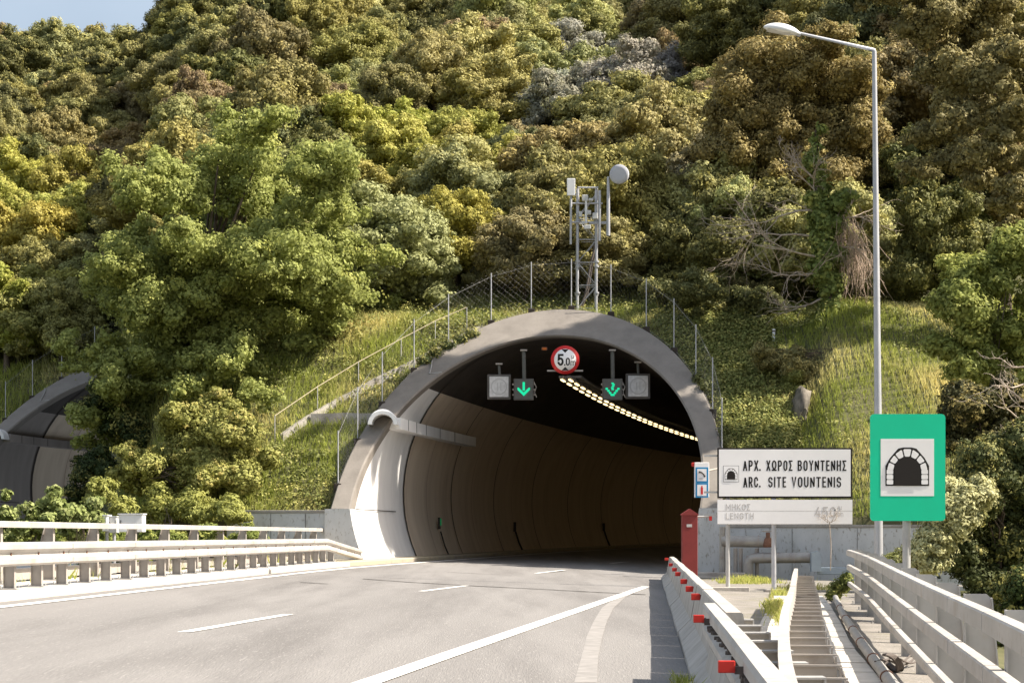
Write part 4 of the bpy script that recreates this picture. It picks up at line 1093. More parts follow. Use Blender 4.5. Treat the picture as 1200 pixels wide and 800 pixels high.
# ================================================================ fence along the collars
def ring_fence(T, angles, label, cuts=None):
    root = thing('portal_fence', T.pt(0, 0, T.zc+7), label, 'fence')
    tops = []
    for a in angles:
        ro = rout(a)+.02; lat, z = ro*math.cos(a), T.zc+ro*math.sin(a); b = T.pt(T.setback(z)+.30, lat-.0, z)
        hp = 2.05
        ps = MB().tube([b+UP*.0, b+UP*hp], .023, 8).build('post', M['pole'], root)
        MB().box(tuple(b+Vector((0, -.04, -.02))), (.26, .3, .34)).build('bracket_block', M['joint'], ps, bevel=.02)
        tops.append((b, b+UP*hp))
    mb = MB()
    for (b1, t1), (b2, t2) in zip(tops[:-1], tops[1:]):
        for f_ in (.05, .93): mb.tube([b1.lerp(t1, f_), b2.lerp(t2, f_)], .004, 4, caps=False)
        L_ = max(1.0, (b2-b1).length); k_ = 2.05/L_; st = .24/L_; x = -k_
        while x < 1+k_:
            for sg in (1, -1):
                lo_, hi_ = sorted(((0-x)/(sg*k_), (1-x)/(sg*k_))); lo_, hi_ = max(0, lo_), min(1, hi_)
                if hi_-lo_ > .03:
                    e_ = []
                    for t_ in (lo_, hi_): q_ = x+sg*k_*t_; e_.append(b1.lerp(b2, q_).lerp(t1.lerp(t2, q_), t_))
                    mb.tube(e_, .0011, 3, caps=False)
            x += st
    mb.build('wire_mesh', M['galv'], root)
    return root
ring_fence(T1, [R(d) for d in (179.5, 165, 152, 138.5, 126, 112, 99.5, 87, 74, 61, 49, 37, 24, 10)], 'thin wire fence on upright posts following the main tunnel arch')
ring_fence(T2, [R(d) for d in (150, 138, 126, 113, 100)], 'thin wire fence on posts over the far left tunnel arch')

# ================================================================ things on the left bank
def strip_on_slope(pxs, w, name, m, zoff=.12, label='', cat='drain channel'):
    pts = [ground_hit(x, y, .1) for x, y in pxs]; pts = [p for p in pts]
    rows = []
    fine = resample(pts, 24)
    for p in fine: p.z = float(terr(p.x, p.y))+zoff
    t = (fine[-1]-fine[0]); t.z = 0; t.normalize(); s_ = Vector((t.y, -t.x, 0))
    for p in fine:
        rows.append([p-s_*w/2-UP*.5, p-s_*w/2, p-s_*w/2+s_*.09, p-s_*w/2+s_*.09-UP*.10, p+s_*w/2-s_*.09-UP*.10, p+s_*w/2-s_*.09, p+s_*w/2, p+s_*w/2-UP*.5])
    return tag(MB().sweep(rows, True, True).build(name, m), label, cat)
strip_on_slope([(330, 512), (395, 470), (475, 430), (520, 405), (560, 386)], .28, 'drain_channel', M['concrete'], zoff=.20, label='long pale concrete drain channel climbing the left bank beside the arch')
strip_on_slope([(365, 490), (405, 488), (447, 489)], .45, 'drain_channel', M['concrete'], zoff=.24, label='short level concrete drain channel on the left bank below the long one')
h0 = [ground_hit(x, y, .9) for x, y in ((322, 487), (372, 453), (420, 424), (470, 397), (510, 376), (547, 360))]
t = thing('handrail', tuple(h0[0]), 'thin sun-bleached handrail climbing the grassy left bank', 'handrail')
MB().tube(h0, .017, 8).build('rail', M['timber'], t)
for p in h0: MB().tube([p+Vector((0, .02, -1.2)), p], .02, 6).build('post', M['galv'], t)
# equipment boxes behind the left barrier
def eq_box(x0, x1, y0, y1, Y, label, m='white', fan=False):
    a, b = at(x0, y1, Y), at(x1, y0, Y); c = (a+b)/2
    t = thing('equipment_box', (c.x, Y, a.z), label, 'equipment box')
    MB().box((c.x, Y+.2, c.z), (b.x-a.x, .4, b.z-a.z)).build('case', M[m], t, bevel=.015)
    MB().box((c.x, Y+.2, b.z+.012), (b.x-a.x+.04, .45, .024)).build('lid', M[m], t)
    mb = MB(); mb.tube([(c.x, Y+.25, a.z-.0), (c.x, Y+.25, -.9)], .04, 8); mb.build('stand', M['pole'], t)
    MB().box((a.x+.05, Y-.004, c.z), (.02, .012, .14)).build('handle', M['strap'], t)
    return t
eq_box(139, 167, 602.5, 623, 43, 'larger white equipment box behind the left barrier')
eq_box(126, 136, 605.5, 624, 43.4, 'small grey equipment box between the post box and the larger white one', 'plastic')
eq_box(119.5, 125.5, 604, 622, 43.2, 'narrow white box on a thin stand, leftmost of the equipment boxes', 'white')
# white marker peg on the right slope
p = ground_hit(906, 404, 0)
mk = thing('marker_peg', tuple(p), 'short white marker peg in the shaded grass right of the arch', 'marker peg')
MB().tube([p-UP*.2, p+Vector((.03, 0, .62))], .06, 8).build('peg', M['white'], mk)
MB().tube([p+Vector((.024, 0, .50)), p+Vector((.026, 0, .56))], .063, 8).build('band', M['strap'], mk)

# ================================================================ pipework in front of the right retaining wall
def wpt(px, py, off=0.0):   # on a line just in front of the wall
    Y = 63.2
    for _ in range(8): X = (px-CX)/F*Y; Y = 65-.213*(X-.3)-.55-off
    return at(px, py, Y)
t = thing('water_pipe', tuple(wpt(880, 650)), 'two thick grey insulated pipes with an elbow in front of the right retaining wall', 'pipework')
mb = MB(); mb.tube([wpt(846, 634), wpt(900, 634.5)], .19, 16); mb.build('upper_pipe', M['pipe'], t)
mb = MB(); mb.tube([wpt(877, 684, .2), wpt(877, 661, .2), wpt(879, 655, .2), wpt(884, 653.5, .2), wpt(950, 653, .2)], .175, 16); mb.build('lower_pipe', M['pipe'], t)
mb = MB()
for x in (889, 905): mb.tube([wpt(x-.8, 634), wpt(x+.8, 634)], .215, 16)
for x in (894, 912, 931): mb.tube([wpt(x-.5, 653.2, .2), wpt(x+.5, 653.2, .2)], .19, 16)
mb.build('pipe_flange', M['galv_post'], t)
for x in (862, 868, 887): MB().tube([wpt(x, 684), wpt(x, 642)], .07, 8).build('support', M['galv_post'], t)
t = thing('valve', tuple(wpt(894.5, 630, .25)), 'rusty red valve with a handwheel on the upper grey pipe', 'valve')
q_ = wpt(899.5, 0, .2)
MB().lathe([(.0001, 0), (.15, 0), (.16, .1), (.12, .28), (.07, .34), (.07, .5), (.0001, .5)], wpt(900, 641, .2), (0, 0, 1), 14).build('body', M['rust'], t)
rows = []
c_ = wpt(900, 622, .2)
MB().tube([c_+Vector((.17*math.cos(a), .17*math.sin(a), 0)) for a in np.linspace(0, 2*math.pi, 17)], .025, 6).build('handwheel', M['galv_post'], t)
t = thing('sheet_duct', tuple(wpt(975, 668, .2)), 'blue grey sheet metal duct with a boxy end beside the right retaining wall', 'duct')
a_, b_ = wpt(958, 668, .3), wpt(1003, 669, .3)
MB().box(tuple((a_+b_)/2), ((b_-a_).length, .35, .24), math.atan2(b_.y-a_.y, b_.x-a_.x)).build('duct', M['bluegrey'], t, bevel=.02)
MB().prism([(-.16, -.34), (.16, -.34), (.16, .2), (.05, .34), (-.16, .28)][::-1], wpt(955, 657, .4), U_, V_, N_, .3).build('end_box', M['bluegrey'], t)
for x, w_, lb in ((846.5, .10, 'thick vertical drain pipe beside the portal foot'), (852.5, .05, 'thin vertical drain pipe right of the thick one')):
    tag(MB().tube([wpt(x, 688), wpt(x, 617)], w_, 10).build('drain_pipe', M['pipe']), lb, 'drain pipe')
# concrete steps and slabs at the foot of the wall
for (x0, x1, y0, y1, off, nm, lb) in ((818, 888, 676, 690, .7, 'concrete_step', 'lower mossy concrete step at the right portal foot'), (818, 874, 671, 679, .35, 'concrete_step', 'upper mossy concrete step below the grey pipes')):
    a_, b_ = wpt(x0, y1, off), wpt(x1, y1, off); z1_ = wpt(x0, y0, off).z
    tag(MB().box(tuple(((a_+b_)/2)*1.0-Vector((0, 0, (a_.z-(z1_-.2))/2*0+0)))[:2]+(((z1_-.15)+z1_)/2-.15,), ((b_-a_).length, .6, .5), math.atan2(b_.y-a_.y, b_.x-a_.x)).build(nm, M['concrete'], bevel=.03), lb, 'step')
# ================================================================ foliage meshes
def leaves_from(pos, nrm, size, rng, aspect=.5, tint=None):
    """diamond leaves at pos, facing nrm"""
    n = len(pos); nrm = nrm/np.linalg.norm(nrm, axis=1, keepdims=True)
    rv = rng.normal(size=(n, 3)); tg = np.cross(nrm, rv); tg /= np.linalg.norm(tg, axis=1, keepdims=True)+1e-9
    bt = np.cross(nrm, tg); L = (size*(.6+.8*rng.random(n)))[:, None]; W = L*aspect
    v = np.stack([pos-tg*L*.5, pos+bt*W*.5+nrm*W*.12, pos+tg*L*.5-nrm*L*.10, pos-bt*W*.5+nrm*W*.12], 1).reshape(-1, 3)
    q_ = np.arange(4*n).reshape(n, 4)
    t = np.repeat(tint if tint is not None else rng.random(n), 4)
    return v, q_, t
def crown(name, lobes, n_tufts, per, leaf, tuft_r, m, seed, under=.35, aspect=.5, shell=(.84, 1.06), nup=.35, spread=.5, core=.58, skin=1.5):
    rng = np.random.default_rng(seed); lobes = np.asarray(lobes, float)
    area = (lobes[:, 3]*lobes[:, 4]+lobes[:, 3]*lobes[:, 5]+lobes[:, 4]*lobes[:, 5]); pr = area/area.sum()
    li = rng.choice(len(lobes), n_tufts*2, p=pr)
    d = rng.normal(size=(n_tufts*2, 3)); d /= np.linalg.norm(d, axis=1, keepdims=True)
    ok = (d[:, 2] > -.25) | (rng.random(n_tufts*2) < under)
    li, d = li[ok][:n_tufts], d[ok][:n_tufts]; k = len(li)
    C = lobes[li]; rf = shell[0]+(shell[1]-shell[0])*rng.random(k)
    rf = np.where(rng.random(k) < .12, rf*.6, rf)
    tp = C[:, :3]+d*C[:, 3:6]*rf[:, None]
    rf = np.where(rng.random(k) < .18, rf*(1.05+.22*rng.random(k)), rf); tp = C[:, :3]+d*C[:, 3:6]*rf[:, None]
    tr = tuft_r*(.40+1.0*rng.random(k)); tt = rng.random(k)*.5+.5*rng.random(len(lobes))[li]
    idx_ = np.repeat(np.arange(k), per); n = len(idx_)
    off = rng.normal(size=(n, 3)); off /= np.linalg.norm(off, axis=1, keepdims=True); off[:, 2] *= .75
    pos = tp[idx_]+off*tr[idx_][:, None]*(spread+.6*rng.random(n))[:, None]
    nr = d[idx_]*.75+off*.55+rng.normal(size=(n, 3))*.28; nr[:, 2] += nup*.6
    v, q_, t = leaves_from(pos, nr, leaf, rng, aspect, np.clip(tt[idx_]+.25*(rng.random(n)-.5), 0, 1))
    # an even skin of leaves over every lobe
    la = np.array([4*math.pi*l[3]*l[5] for l in lobes]); cnt = np.maximum(12, (la*skin/(leaf*leaf)).astype(int)); li2 = np.repeat(np.arange(len(lobes)), cnt); n2 = len(li2)
    d2 = rng.normal(size=(n2, 3)); d2 /= np.linalg.norm(d2, axis=1, keepdims=True); C2 = lobes[li2]
    p2 = C2[:, :3]+d2*C2[:, 3:6]*(.66+.30*rng.random(n2))[:, None]
    v2, q2, t2 = leaves_from(p2, d2*.9+rng.normal(size=(n2, 3))*.35, leaf*1.2, rng, aspect*1.15, .45*rng.random(n2))
    q_ = np.concatenate([q_, q2+len(v)]); v = np.concatenate([v, v2]); t = np.concatenate([t, t2])
    # leafy cores: crumpled inner masses of every lobe that keep daylight from leaking through
    cv, cq = [], []; base_i = len(v)
    nu, nv = 10, 7
    for l in lobes:
        if l[3] < .25: continue
        th_ = np.linspace(0, 2*np.pi, nu, endpoint=False); ph_ = np.linspace(.15, np.pi-.15, nv)
        TH, PH = np.meshgrid(th_, ph_); rr_ = core*(1+.22*(rng.random(TH.shape)-.5))
        P_ = np.stack([l[0]+l[3]*rr_*np.sin(PH)*np.cos(TH), l[1]+l[4]*rr_*np.sin(PH)*np.sin(TH), l[2]+l[5]*rr_*np.cos(PH)], -1).reshape(-1, 3)
        for a_ in range(nv-1):
            for b_ in range(nu): cq.append((base_i+a_*nu+b_, base_i+(a_+1)*nu+b_, base_i+(a_+1)*nu+(b_+1) % nu, base_i+a_*nu+(b_+1) % nu))
        cv.append(P_); base_i += len(P_)
    if cv and core > 0:
        v = np.concatenate([v]+cv); q_ = np.concatenate([q_, np.array(cq)]); t = np.concatenate([t, np.zeros(len(v)-len(t))])
    return np_mesh(name, v, q_, m, smooth=False, attr=t)
def dome_lobes(seed, rx, ry, h, n, lr, base=.22):
    """lobes spread over a dome of radii rx, ry and height h"""
    r_ = random.Random(seed); o = [(0, 0, h*.45, rx*.60, ry*.60, h*.36)]
    for i in range(n):
        f_ = (i+.5)/n; zz = base+(1-base)*f_**.85; ang = i*2.39996+r_.uniform(-.35, .35)
        rr_ = math.sqrt(max(0, 1-(max(0, zz-.25)/.80)**2))*r_.uniform(.66, .95)
        k = r_.uniform(.62, 1.35)*lr
        o.append((rr_*rx*math.cos(ang), rr_*ry*math.sin(ang), zz*h*.9+r_.uniform(-.25, .3), k, k, k*r_.uniform(.7, .95)))
    return o
def sublobes(lobes, k, frac, seed, keepfrac=.80):
    """break each big mass into distinct smaller clumps on its surface"""
    r_ = random.Random(seed); o = []
    for l in lobes:
        o.append((l[0], l[1], l[2], l[3]*keepfrac, l[4]*keepfrac, l[5]*keepfrac))
        kk = max(3, int(k*min(2.0, l[3]/1.2)))
        for i in range(kk):
            z = r_.uniform(-.45, 1); a = r_.uniform(0, 6.283); rr_ = math.sqrt(1-z*z); q_ = frac*r_.uniform(.5, 1.5)*min(l[3], 1.9)
            o.append((l[0]+l[3]*.84*rr_*math.cos(a), l[1]+l[4]*.84*rr_*math.sin(a), l[2]+l[5]*.84*z, q_, q_, q_*.85))
    return o
def trunk_mb(h, r0, seed, lean=(0, 0), limbs=5, spread=1.5):
    r_ = random.Random(seed); mb = MB()
    pts = [Vector((lean[0]*t+r_.uniform(-.08, .08)*t*h*.2, lean[1]*t+r_.uniform(-.08, .08)*t*h*.2, t*h)) for t in (0, .15, .35, .6, .8, 1)]
    mb.tube([pts[0]-UP*.4]+pts, [r0*1.35]+[r0*f for f in (1.2, .9, .75, .6, .42, .2)], 9)
    for k in range(limbs):
        s_ = r_.uniform(.3, .85); i = min(4, int(s_*5)); b_ = pts[i].lerp(pts[i+1], .5)
        a = r_.uniform(0, 6.28); e = b_+Vector((math.cos(a)*spread, math.sin(a)*spread, h*r_.uniform(.15, .4)))
        mid = b_.lerp(e, .5)+Vector((0, 0, -.1*spread)); mb.tube([b_, mid, e, e+(e-mid)*.5], [r0*.45, r0*.3, r0*.18, r0*.06], 6)
    return mb

# ---- prototypes for the forest on the slope
protos = []
def forest_proto(seed, rx, h, n, lr, m, leaf=.145, tufts=2100, per=13, tr=.20, kind='dome'):
    cm = crown('crown', sublobes(dome_lobes(seed, rx, rx*random.uniform(.85, 1.15), h, n, lr), 5, .48, seed, .82), tufts, per, leaf, tr, m, seed)
    tm = trunk_mb(h*.62, .16, seed+5, (.3, .1), 4, rx*.4)
    me_t = tm.build('trunk_src', M['bark']); tmesh = me_t.data; bpy.data.objects.remove(me_t)
    return cm, tmesh, rx, h
for i in range(4): protos.append(forest_proto(11+i, 3.0, 5.2, (30, 24, 36, 27)[i], (.80, .92, .70, .85)[i], M['leaf']))
for i in range(2): protos.append(forest_proto(31+i, 3.1, 5.4, 30, .80, M['leaf_rust']))
for i in range(2): protos.append(forest_proto(41+i, 2.9, 4.6, 26, .88, M['leaf_pale']))
OLIVE, DARK, GOLD, RUST, GREY, MID, BRIGHT = (.285, .265, .095), (.155, .155, .058), (.37, .355, .085), (.29, .235, .11), (.34, .335, .26), (.35, .34, .13), (.2, .25, .05)
kinds = {  # colour, proto indices, word
 'olive': (OLIVE, (0, 1, 2, 3), 'olive-green'), 'dark': (DARK, (0, 1, 2, 3), 'dark green'), 'gold': (GOLD, (0, 1, 2, 3), 'golden-green'),
 'rust': (RUST, (4, 5), 'rusty brown-green'), 'grey': (GREY, (6, 7), 'silvery grey-green'), 'mid': (MID, (0, 2, 6, 7), 'mid-green')}
def scr(p): return CX+p.x/p.y*F, HY-(p.z-CZ)/p.y*F
rf = random.Random(5)
cands = []
rings = []
y = 77.0
row = 0
while y < 212:
    sp = 4.5+ (y-77)*.016
    half = y*.42+6
    x = -half+rf.uniform(0, sp)
    while x < half:
        X, Y_ = x+rf.uniform(-.3, .3)*sp, y+rf.uniform(-.3, .3)*sp
        Z = float(terr(X, Y_)); x += sp
        u1_, l1_ = T1.uv(X, Y_); u2_, l2_ = T2.uv(X, Y_)
        wv_ = float(sm(-17.5, -12, X+.15*(Y_-65))); f_ = wv_*u1_+(1-wv_)*u2_
        if f_ < 11.8: continue
        if abs(l1_) < 7 and f_ < 15.5: continue
        if l1_ > 8.5 and f_ < 12: continue
        px, py = scr(Vector((X, Y_, Z+3)))
        if px < -330 or px > (1480 if Y_ > 96 else 1195) or py < (-75 if -60 < px < 1260 else -20): continue
        cands.append((X, Y_, Z))
    y += sp*.86; row += 1
def choose(px, py):
    r_ = rf.random()
    # broad drifts of colour across the slope, as in the photograph
    g = math.sin(px*.011+1.0)*math.sin(py*.017+.6)+.6*math.sin(px*.023-py*.019)
    if 385 < px < 610 and 140 < py < 300: return 'gold' if r_ < .7 else 'mid'
    if 640 < px < 770 and 70 < py < 140: return 'grey' if r_ < .75 else 'mid'
    if px < 130 and 215 < py < 420: return 'gold' if r_ < .55 else 'olive'
    if 60 < px < 260 and 60 < py < 260: return 'rust' if r_ < .25 else ('dark' if r_ < .45 else 'olive')
    if px > 1040 and py < 420: return 'dark' if r_ < .35 else ('rust' if r_ < .5 else 'olive')
    if px > 780 and py < 240: return 'rust' if r_ < .25 else 'dark' if r_ < .5 else 'olive'
    if g > .6: return 'mid' if r_ < .7 else 'olive'
    if g < -.6: return 'rust' if r_ < .15 else 'dark' if r_ < .5 else 'olive'
    return 'olive' if r_ < .55 else 'mid' if r_ < .82 else 'rust' if r_ < .87 else 'dark'
def region(px, py):
    if py < 70 and px < 260: return 'on the skyline at the upper left'
    v_ = 'top' if py < 130 else 'upper' if py < 230 else 'lower' 
    h_ = 'far left' if px < 200 else 'left' if px < 420 else 'centre' if px < 700 else 'right' if px < 960 else 'far right'
    return 'on the %s %s of the wooded hillside' % (v_, h_)
cands.sort(key=lambda c: c[1])
for i, (X, Y_, Z) in enumerate(cands):
    px, py = scr(Vector((X, Y_, Z+2.5)))
    kd = choose(px, py); col_, ps, word_ = kinds[kd]; cm, tmesh, rx, h = protos[rf.choice(ps)]
    sc = rf.uniform(.78, 1.12)*(1+.0022*(Y_-77))
    if Y_ > 185: sc *= 1.15
    if px < -60 or px > 1260: pass
    size = 'large' if sc > 1.18 else 'small' if sc < .95 else 'medium'
    t = thing('forest_tree', (X, Y_, Z-.25), '%s %s tree %s' % (size, word_, region(px, py)), 'tree', 'trees covering the hillside')
    c = bpy.data.objects.new('crown', cm); COL.objects.link(c); c.parent = t
    tk = bpy.data.objects.new('trunk', tmesh); COL.objects.link(tk); tk.parent = t
    j = [rf.uniform(.82, 1.2)*k for k in (1, 1, 1)]
    vv = rf.uniform(.85, 1.2)
    c.color = (col_[0]*vv*rf.uniform(.92, 1.1), col_[1]*vv, col_[2]*vv*rf.uniform(.85, 1.2), 1)
    t.rotation_euler = (rf.uniform(-.1, .1), rf.uniform(-.1, .1), rf.uniform(0, 6.28)); t.scale = (sc*rf.uniform(.9, 1.12), sc, sc*rf.uniform(.85, 1.15))
print('forest trees', len(cands), sum(1 for c in cands if -60 < scr(Vector(c))[0] < 1260))

# ---- singular trees and shrubs
def tree(name, px, py_base, Y, lobes_px, label, col_, m, leaf, tuft_r, tufts, per, seed, cat='tree', group=None, zbase=None, trunk=True, th=.62, r0=.2, under=.35, aspect=.5, nup=.35, limbs=7, depth=.8, sub=9, airy=False):
    """lobes_px: (x, y, r) of each foliage mass as seen, placed round the tree's own depth Y"""
    rr2 = random.Random(seed); s_ = Y/F
    X = (px-CX)*s_; zb = zbase if zbase is not None else float(terr(X, Y))
    t = thing(name, (X, Y, zb), label, cat, group)
    lob = []
    xs = [l[0] for l in lobes_px]; mid = (min(xs)+max(xs))/2; halfw = (max(xs)-min(xs))/2+1
    for l in lobes_px:
        x_, y_, r_ = l[:3]; k = max(0, 1-((x_-mid)/halfw)**2); dd = l[3] if len(l) > 3 else rr2.uniform(-1, 1)*halfw*s_*depth*math.sqrt(k)
        p = Vector(((x_-CX)/F*(Y), Y+dd, CZ+(HY-y_)/F*Y)); R_ = r_*s_
        lob.append((p.x-X, p.y-Y, p.z-zb, R_, R_*rr2.uniform(.9, 1.15), R_*rr2.uniform(.85, 1.0)))
    if airy:      # break the masses into ragged sprays
        lob = [(l[0]+rr2.gauss(0, .46)*l[3], l[1]+rr2.gauss(0, .46)*l[3], l[2]+rr2.gauss(0, .42)*l[3], l[3]*q_, l[4]*q_, l[5]*q_*.85) for l in lob for q_ in (.78, .66, .58, .5, .45, .4, .36, .3, .25)]
    else:
        lob = [(l[0]+rr2.gauss(0, .38)*l[3]*(q_ < .8), l[1]+rr2.gauss(0, .38)*l[3]*(q_ < .8), l[2]+rr2.gauss(0, .38)*l[3]*(q_ < .8), l[3]*q_, l[4]*q_, l[5]*q_*.9) for l in lob for q_ in (.86, .6, .5, .42, .34, .26)]
        sub = min(sub, 5)
    lob = sublobes(lob, sub, .36 if airy else .42, seed, .62 if airy else .80)
    cm = crown('crown', lob, int(tufts*2.0), per, leaf*.80, tuft_r*(.85 if airy else .62), m, seed, under=under, aspect=aspect, nup=nup, core=.40 if airy else .58, skin=1.1 if airy else 1.5)
    c = bpy.data.objects.new('crown', cm); COL.objects.link(c); c.parent = t; c.color = (*col_, 1)
    if trunk:
        h = max(l[2] for l in lob)
        mb = trunk_mb(h*th, r0, seed, (0, 0), 0, 1)
        for l in lob[:14]:
            b_ = Vector((0, 0, h*th*rr2.uniform(.55, .98))); e = Vector(l[:3]); mid_ = b_.lerp(e, .5)+Vector((rr2.uniform(-.3, .3), rr2.uniform(-.3, .3), -.15))
            mb.tube([b_, mid_, e, e+Vector((rr2.uniform(-.3, .3), rr2.uniform(-.3, .3), l[5]*.6))], [r0*.32, r0*.22, r0*.12, r0*.04], 6)
        tm = mb.build('trunk', M['bark']); tm.parent = t
    return t
# the big broadleaf tree left of the arch
L = [(265, 205, 62), (325, 190, 55), (215, 235, 52), (160, 290, 48), (370, 235, 50), (300, 270, 72), (400, 300, 42), (235, 320, 70), (345, 335, 62), (150, 355, 50),
     (410, 350, 34), (190, 400, 58), (275, 400, 60), (355, 395, 42), (120, 420, 42), (140, 470, 44), (110, 500, 34), (200, 470, 48), (310, 165, 32), (265, 165, 30), (175, 240, 36), (425, 325, 26), (390, 262, 34), (300, 440, 36), (335, 435, 26), (285, 465, 30), (375, 405, 24), (240, 455, 34), (255, 350, 50), (300, 320, 50), (330, 290, 40), (210, 370, 44), (270, 430, 36), (320, 470, 22), (215, 430, 36), (165, 430, 40), (390, 380, 26), (240, 270, 50)]
tree('broadleaf_tree', 235, 560, 75.5, L, 'largest bright green broadleaf tree, between the two tunnel mouths', (.34, .37, .115), M['leaf_fresh'], .17, .42, 3000, 15, 101, r0=.3, zbase=.8, aspect=.62, depth=.75, sub=7, airy=True)
# golden shrub mass in front of it
L = [(175, 545, 34), (225, 520, 40), (265, 535, 40), (245, 505, 42), (200, 530, 38), (285, 510, 34), (165, 560, 34), (230, 560, 44), (285, 560, 36), (260, 478, 24), (215, 490, 26), (310, 540, 20), (150, 530, 18), (195, 500, 18)]
tree('golden_shrub', 235, 610, 68, L, 'rounded golden-tipped shrub in front of the big broadleaf tree', (.31, .31, .09), M['leaf_rust'], .14, .24, 1700, 14, 102, cat='shrub', zbase=.2, r0=.08, depth=.6)
L = [(180, 595, 30), (225, 600, 30), (270, 600, 24), (140, 600, 22), (120, 580, 18)]
tree('low_shrub', 200, 625, 65, L, 'low green shrub under the golden shrub beside the equipment boxes', (.36, .37, .11), M['leaf_fresh'], .15, .24, 750, 13, 103, cat='shrub', zbase=-.2, r0=.05)
L = [(118, 545, 30), (100, 585, 28), (150, 500, 30), (120, 470, 24)]
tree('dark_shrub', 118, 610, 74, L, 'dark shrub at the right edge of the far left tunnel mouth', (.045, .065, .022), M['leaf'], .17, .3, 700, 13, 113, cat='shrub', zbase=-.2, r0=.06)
# pale-leaved saplings just behind the left barrier
for k, (L, lb) in enumerate((([(40, 600, 15), (62, 590, 13), (28, 618, 16), (55, 615, 16), (60, 575, 8), (75, 605, 12)], 'pale large-leaved sapling behind the left barrier, second from the picture edge'),
                 ([(95, 605, 14), (108, 590, 10), (88, 625, 15), (112, 612, 12)], 'pale large-leaved sapling behind the left barrier, nearest the equipment boxes'),
                 ([(5, 605, 12), (-8, 625, 16), (14, 630, 14), (8, 580, 6)], 'pale large-leaved sapling cut by the left picture edge')),):
    tree('sapling', L[0][0], 650, 42+k*1.3, [(a, b, c_) for a, b, c_ in L], lb, (.26, .30, .10), M['leaf_pale'], .15, .17, 170, 9, 120+k, cat='sapling', zbase=-.5, r0=.03, aspect=.6, depth=.6)
# undergrowth between barrier and saplings
for k, (x0, lb) in enumerate(((20, 'low leafy undergrowth below the leftmost saplings'), (90, 'low leafy undergrowth below the equipment boxes'), (195, 'low leafy undergrowth behind the middle of the left barrier'), (280, 'low dry-tipped undergrowth behind the left barrier near the retaining wall'))):
    L = [(x0+dx, 636+rf.uniform(-4, 6), rf.uniform(14, 19)) for dx in ((-45, -22, 0, 22, 45) if k < 3 else (-20, 0, 20))]
    tree('undergrowth', x0, 655, (47, 48.5, 50, 62.5)[k], L, lb, (.20, .24, .06), M['leaf_fresh'], .12, .18, 420, 10, 130+k, cat='shrub', zbase=-.6, trunk=False, depth=.5)
# shrubs at the left picture edge above the far tunnel
for k, (L, lb, cc, mm) in enumerate((
    ([(0, 370, 34), (20, 350, 24), (-15, 330, 30), (25, 395, 22)], 'bright yellow-green tree cut by the left picture edge above the far tunnel', (.36, .38, .08), 'leaf_fresh'),
    ([(75, 345, 34), (60, 385, 34), (100, 375, 28), (40, 420, 20), (85, 320, 20)], 'leafy olive tree above the far left tunnel arch', (.26, .27, .10), 'leaf_pale'),
    ([(40, 290, 46), (95, 300, 34), (0, 275, 36), (60, 255, 28)], 'golden tree at the left picture edge, higher than the bright yellow-green one', (.38, .32, .07), 'leaf'),)):
    tree('hillside_tree', L[0][0]+8, 470, 104+k*6, L, lb, cc, M[mm], .22, .4, 1000, 13, 140+k, zbase=None, depth=.7)
